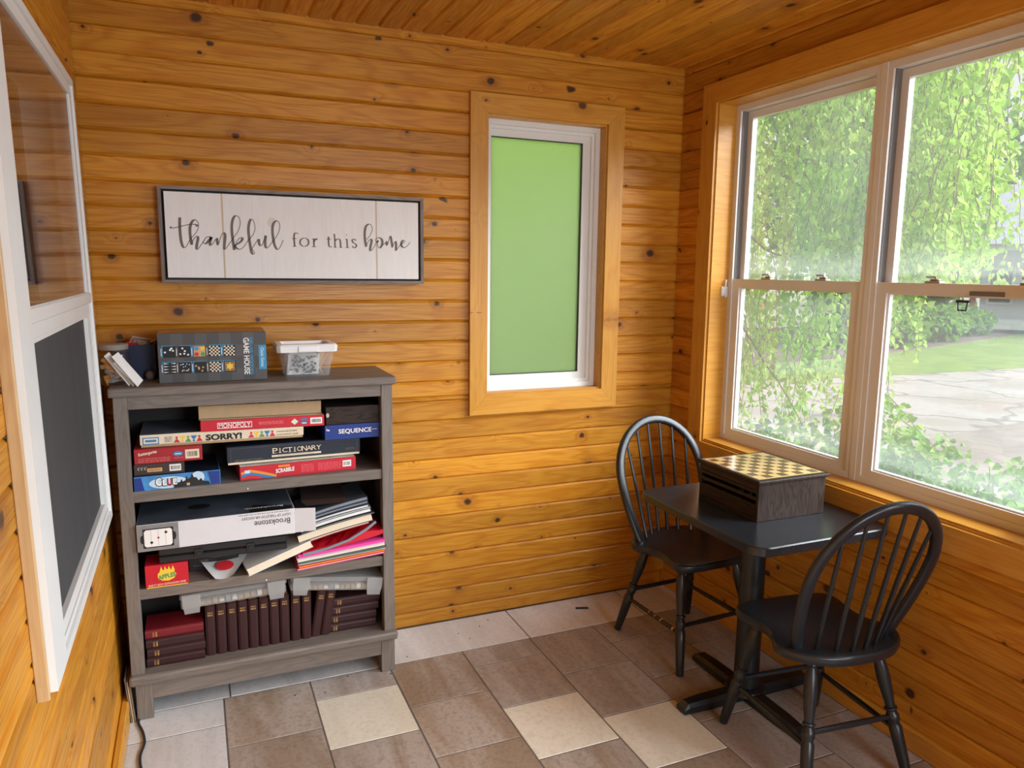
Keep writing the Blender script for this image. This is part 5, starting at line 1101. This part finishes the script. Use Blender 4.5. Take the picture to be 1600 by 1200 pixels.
tree('tall green tree rising behind the grey-roofed house', (40, 27, ZG), 13, 5.0, 2200, .5, DEEP, 6.2)
# hedge and tree seen as a green glow through the frosted pane
e = empty('hedge', 'bright green hedge behind the frosted window', 'hedge', (1.2, 3.0, ZG)); f = MB(); f.keep = True
for k in range(6000): leaf(f, (lr.uniform(-3.2, 2.6), lr.uniform(-.5, .5), lr.uniform(0, 4.2)), .16)
o = f.build('foliage', leaf_mat('hedge_leaf', S(206, 222, 116), S(222, 232, 150)), e); o['kind'] = 'stuff'
# house across the way
hs = empty('house', 'pale house with grey shingle roof and a porch on posts across the lawn', 'house', (26.0, 13.75, ZG), rz=-1.05)
SIDING = plain('house_siding', S(196, 200, 204), .7); ROOFM = plain('grey_shingles', S(150, 152, 158), .85, .15, 6); POST = plain('porch_post_brown', S(170, 112, 80), .7); BRICK = plain('brick', S(168, 110, 90), .8, .2, 14); TRIMW = plain('house_white', S(226, 226, 224), .6)
m = MB(); m.box(-1.2, 8.5, 1.6, 6.5, 0, 2.9); m.build('wall', SIDING, hs)
m = MB(); m.prism([(-.9, 2.95), (2.6, 5.0), (2.6, 5.2), (-1.2, 2.95)][::-1], -1.6, 9, 'YZ'); m.prism([(2.6, 5.0), (7, 2.9), (7.2, 2.9), (2.6, 5.2)], -1.6, 9, 'YZ'); m.build('roof', ROOFM, hs)
m = MB(); m.box(-1.6, 9, -1.0, -.8, 2.75, 3.0); m.build('eave_board', TRIMW, hs)
for x in (-1.2, .55, 2.4, 5): m = MB(); m.box(x-.08, x+.08, -.7, -.54, .35, 2.8); m.build('porch_post', POST, hs)
m = MB(); m.box(-1.5, 8.5, -.8, 1.6, .15, .40); m.build('porch_floor', TRIMW, hs)
m = MB(); m.box(.9, 2.2, 1.2, 1.58, .4, 2.9); m.build('brick_panel', BRICK, hs)
for x in (-.6, .7): m = MB(); m.box(x-.4, x+.4, 1.54, 1.60, .9, 2.2); f_ = m.build('window', TRIMW, hs); m = MB(); m.box(x-.32, x+.32, 1.52, 1.545, .98, 2.12); m.build('pane', plain('house_pane', S(70, 84, 100), .15), f_)
# grey rail fence and orange barrier glimpsed through the twigs
fe = empty('rail_fence', 'grey wooden rail fence glimpsed through the birch twigs at the lower left', 'fence', (8.6, 7.4, ZG), rz=.9)
for z in (.25, .62, 1.0): m = MB(); m.box(-1.4, 1.4, -.03, .03, z, z+.16, ax=0); m.build('rail', plain('grey_rail', S(150, 154, 162), .7), fe)
for x in (-1.35, 0, 1.35): m = MB(); m.box(x-.06, x+.06, .03, .15, 0, 1.3, ax=2); m.build('post', GREYWOOD, fe)
br = empty('barrier', 'orange barrier board on two white posts far behind the birch twigs', 'barrier', (13.6, 13.0, ZG), rz=-.6)
m = MB(); m.box(-.7, .7, -.02, .02, .75, 1.25, bev=.01); m.build('board', plain('barrier_orange', S(226, 110, 50), .6), br)
for x in (-.12, .2): m = MB(); m.tube([(x, -.08, 0), (x, -.08, 1.45)], .06, 10); m.build('post', TRIMW, br, smooth=True)
bush('red_shrub', 'small shrub with orange-red leaves far behind the birch twigs', 'shrub', (14.2, 15.2, ZG), .8, .6, .75, 260, .22, REDLEAF)
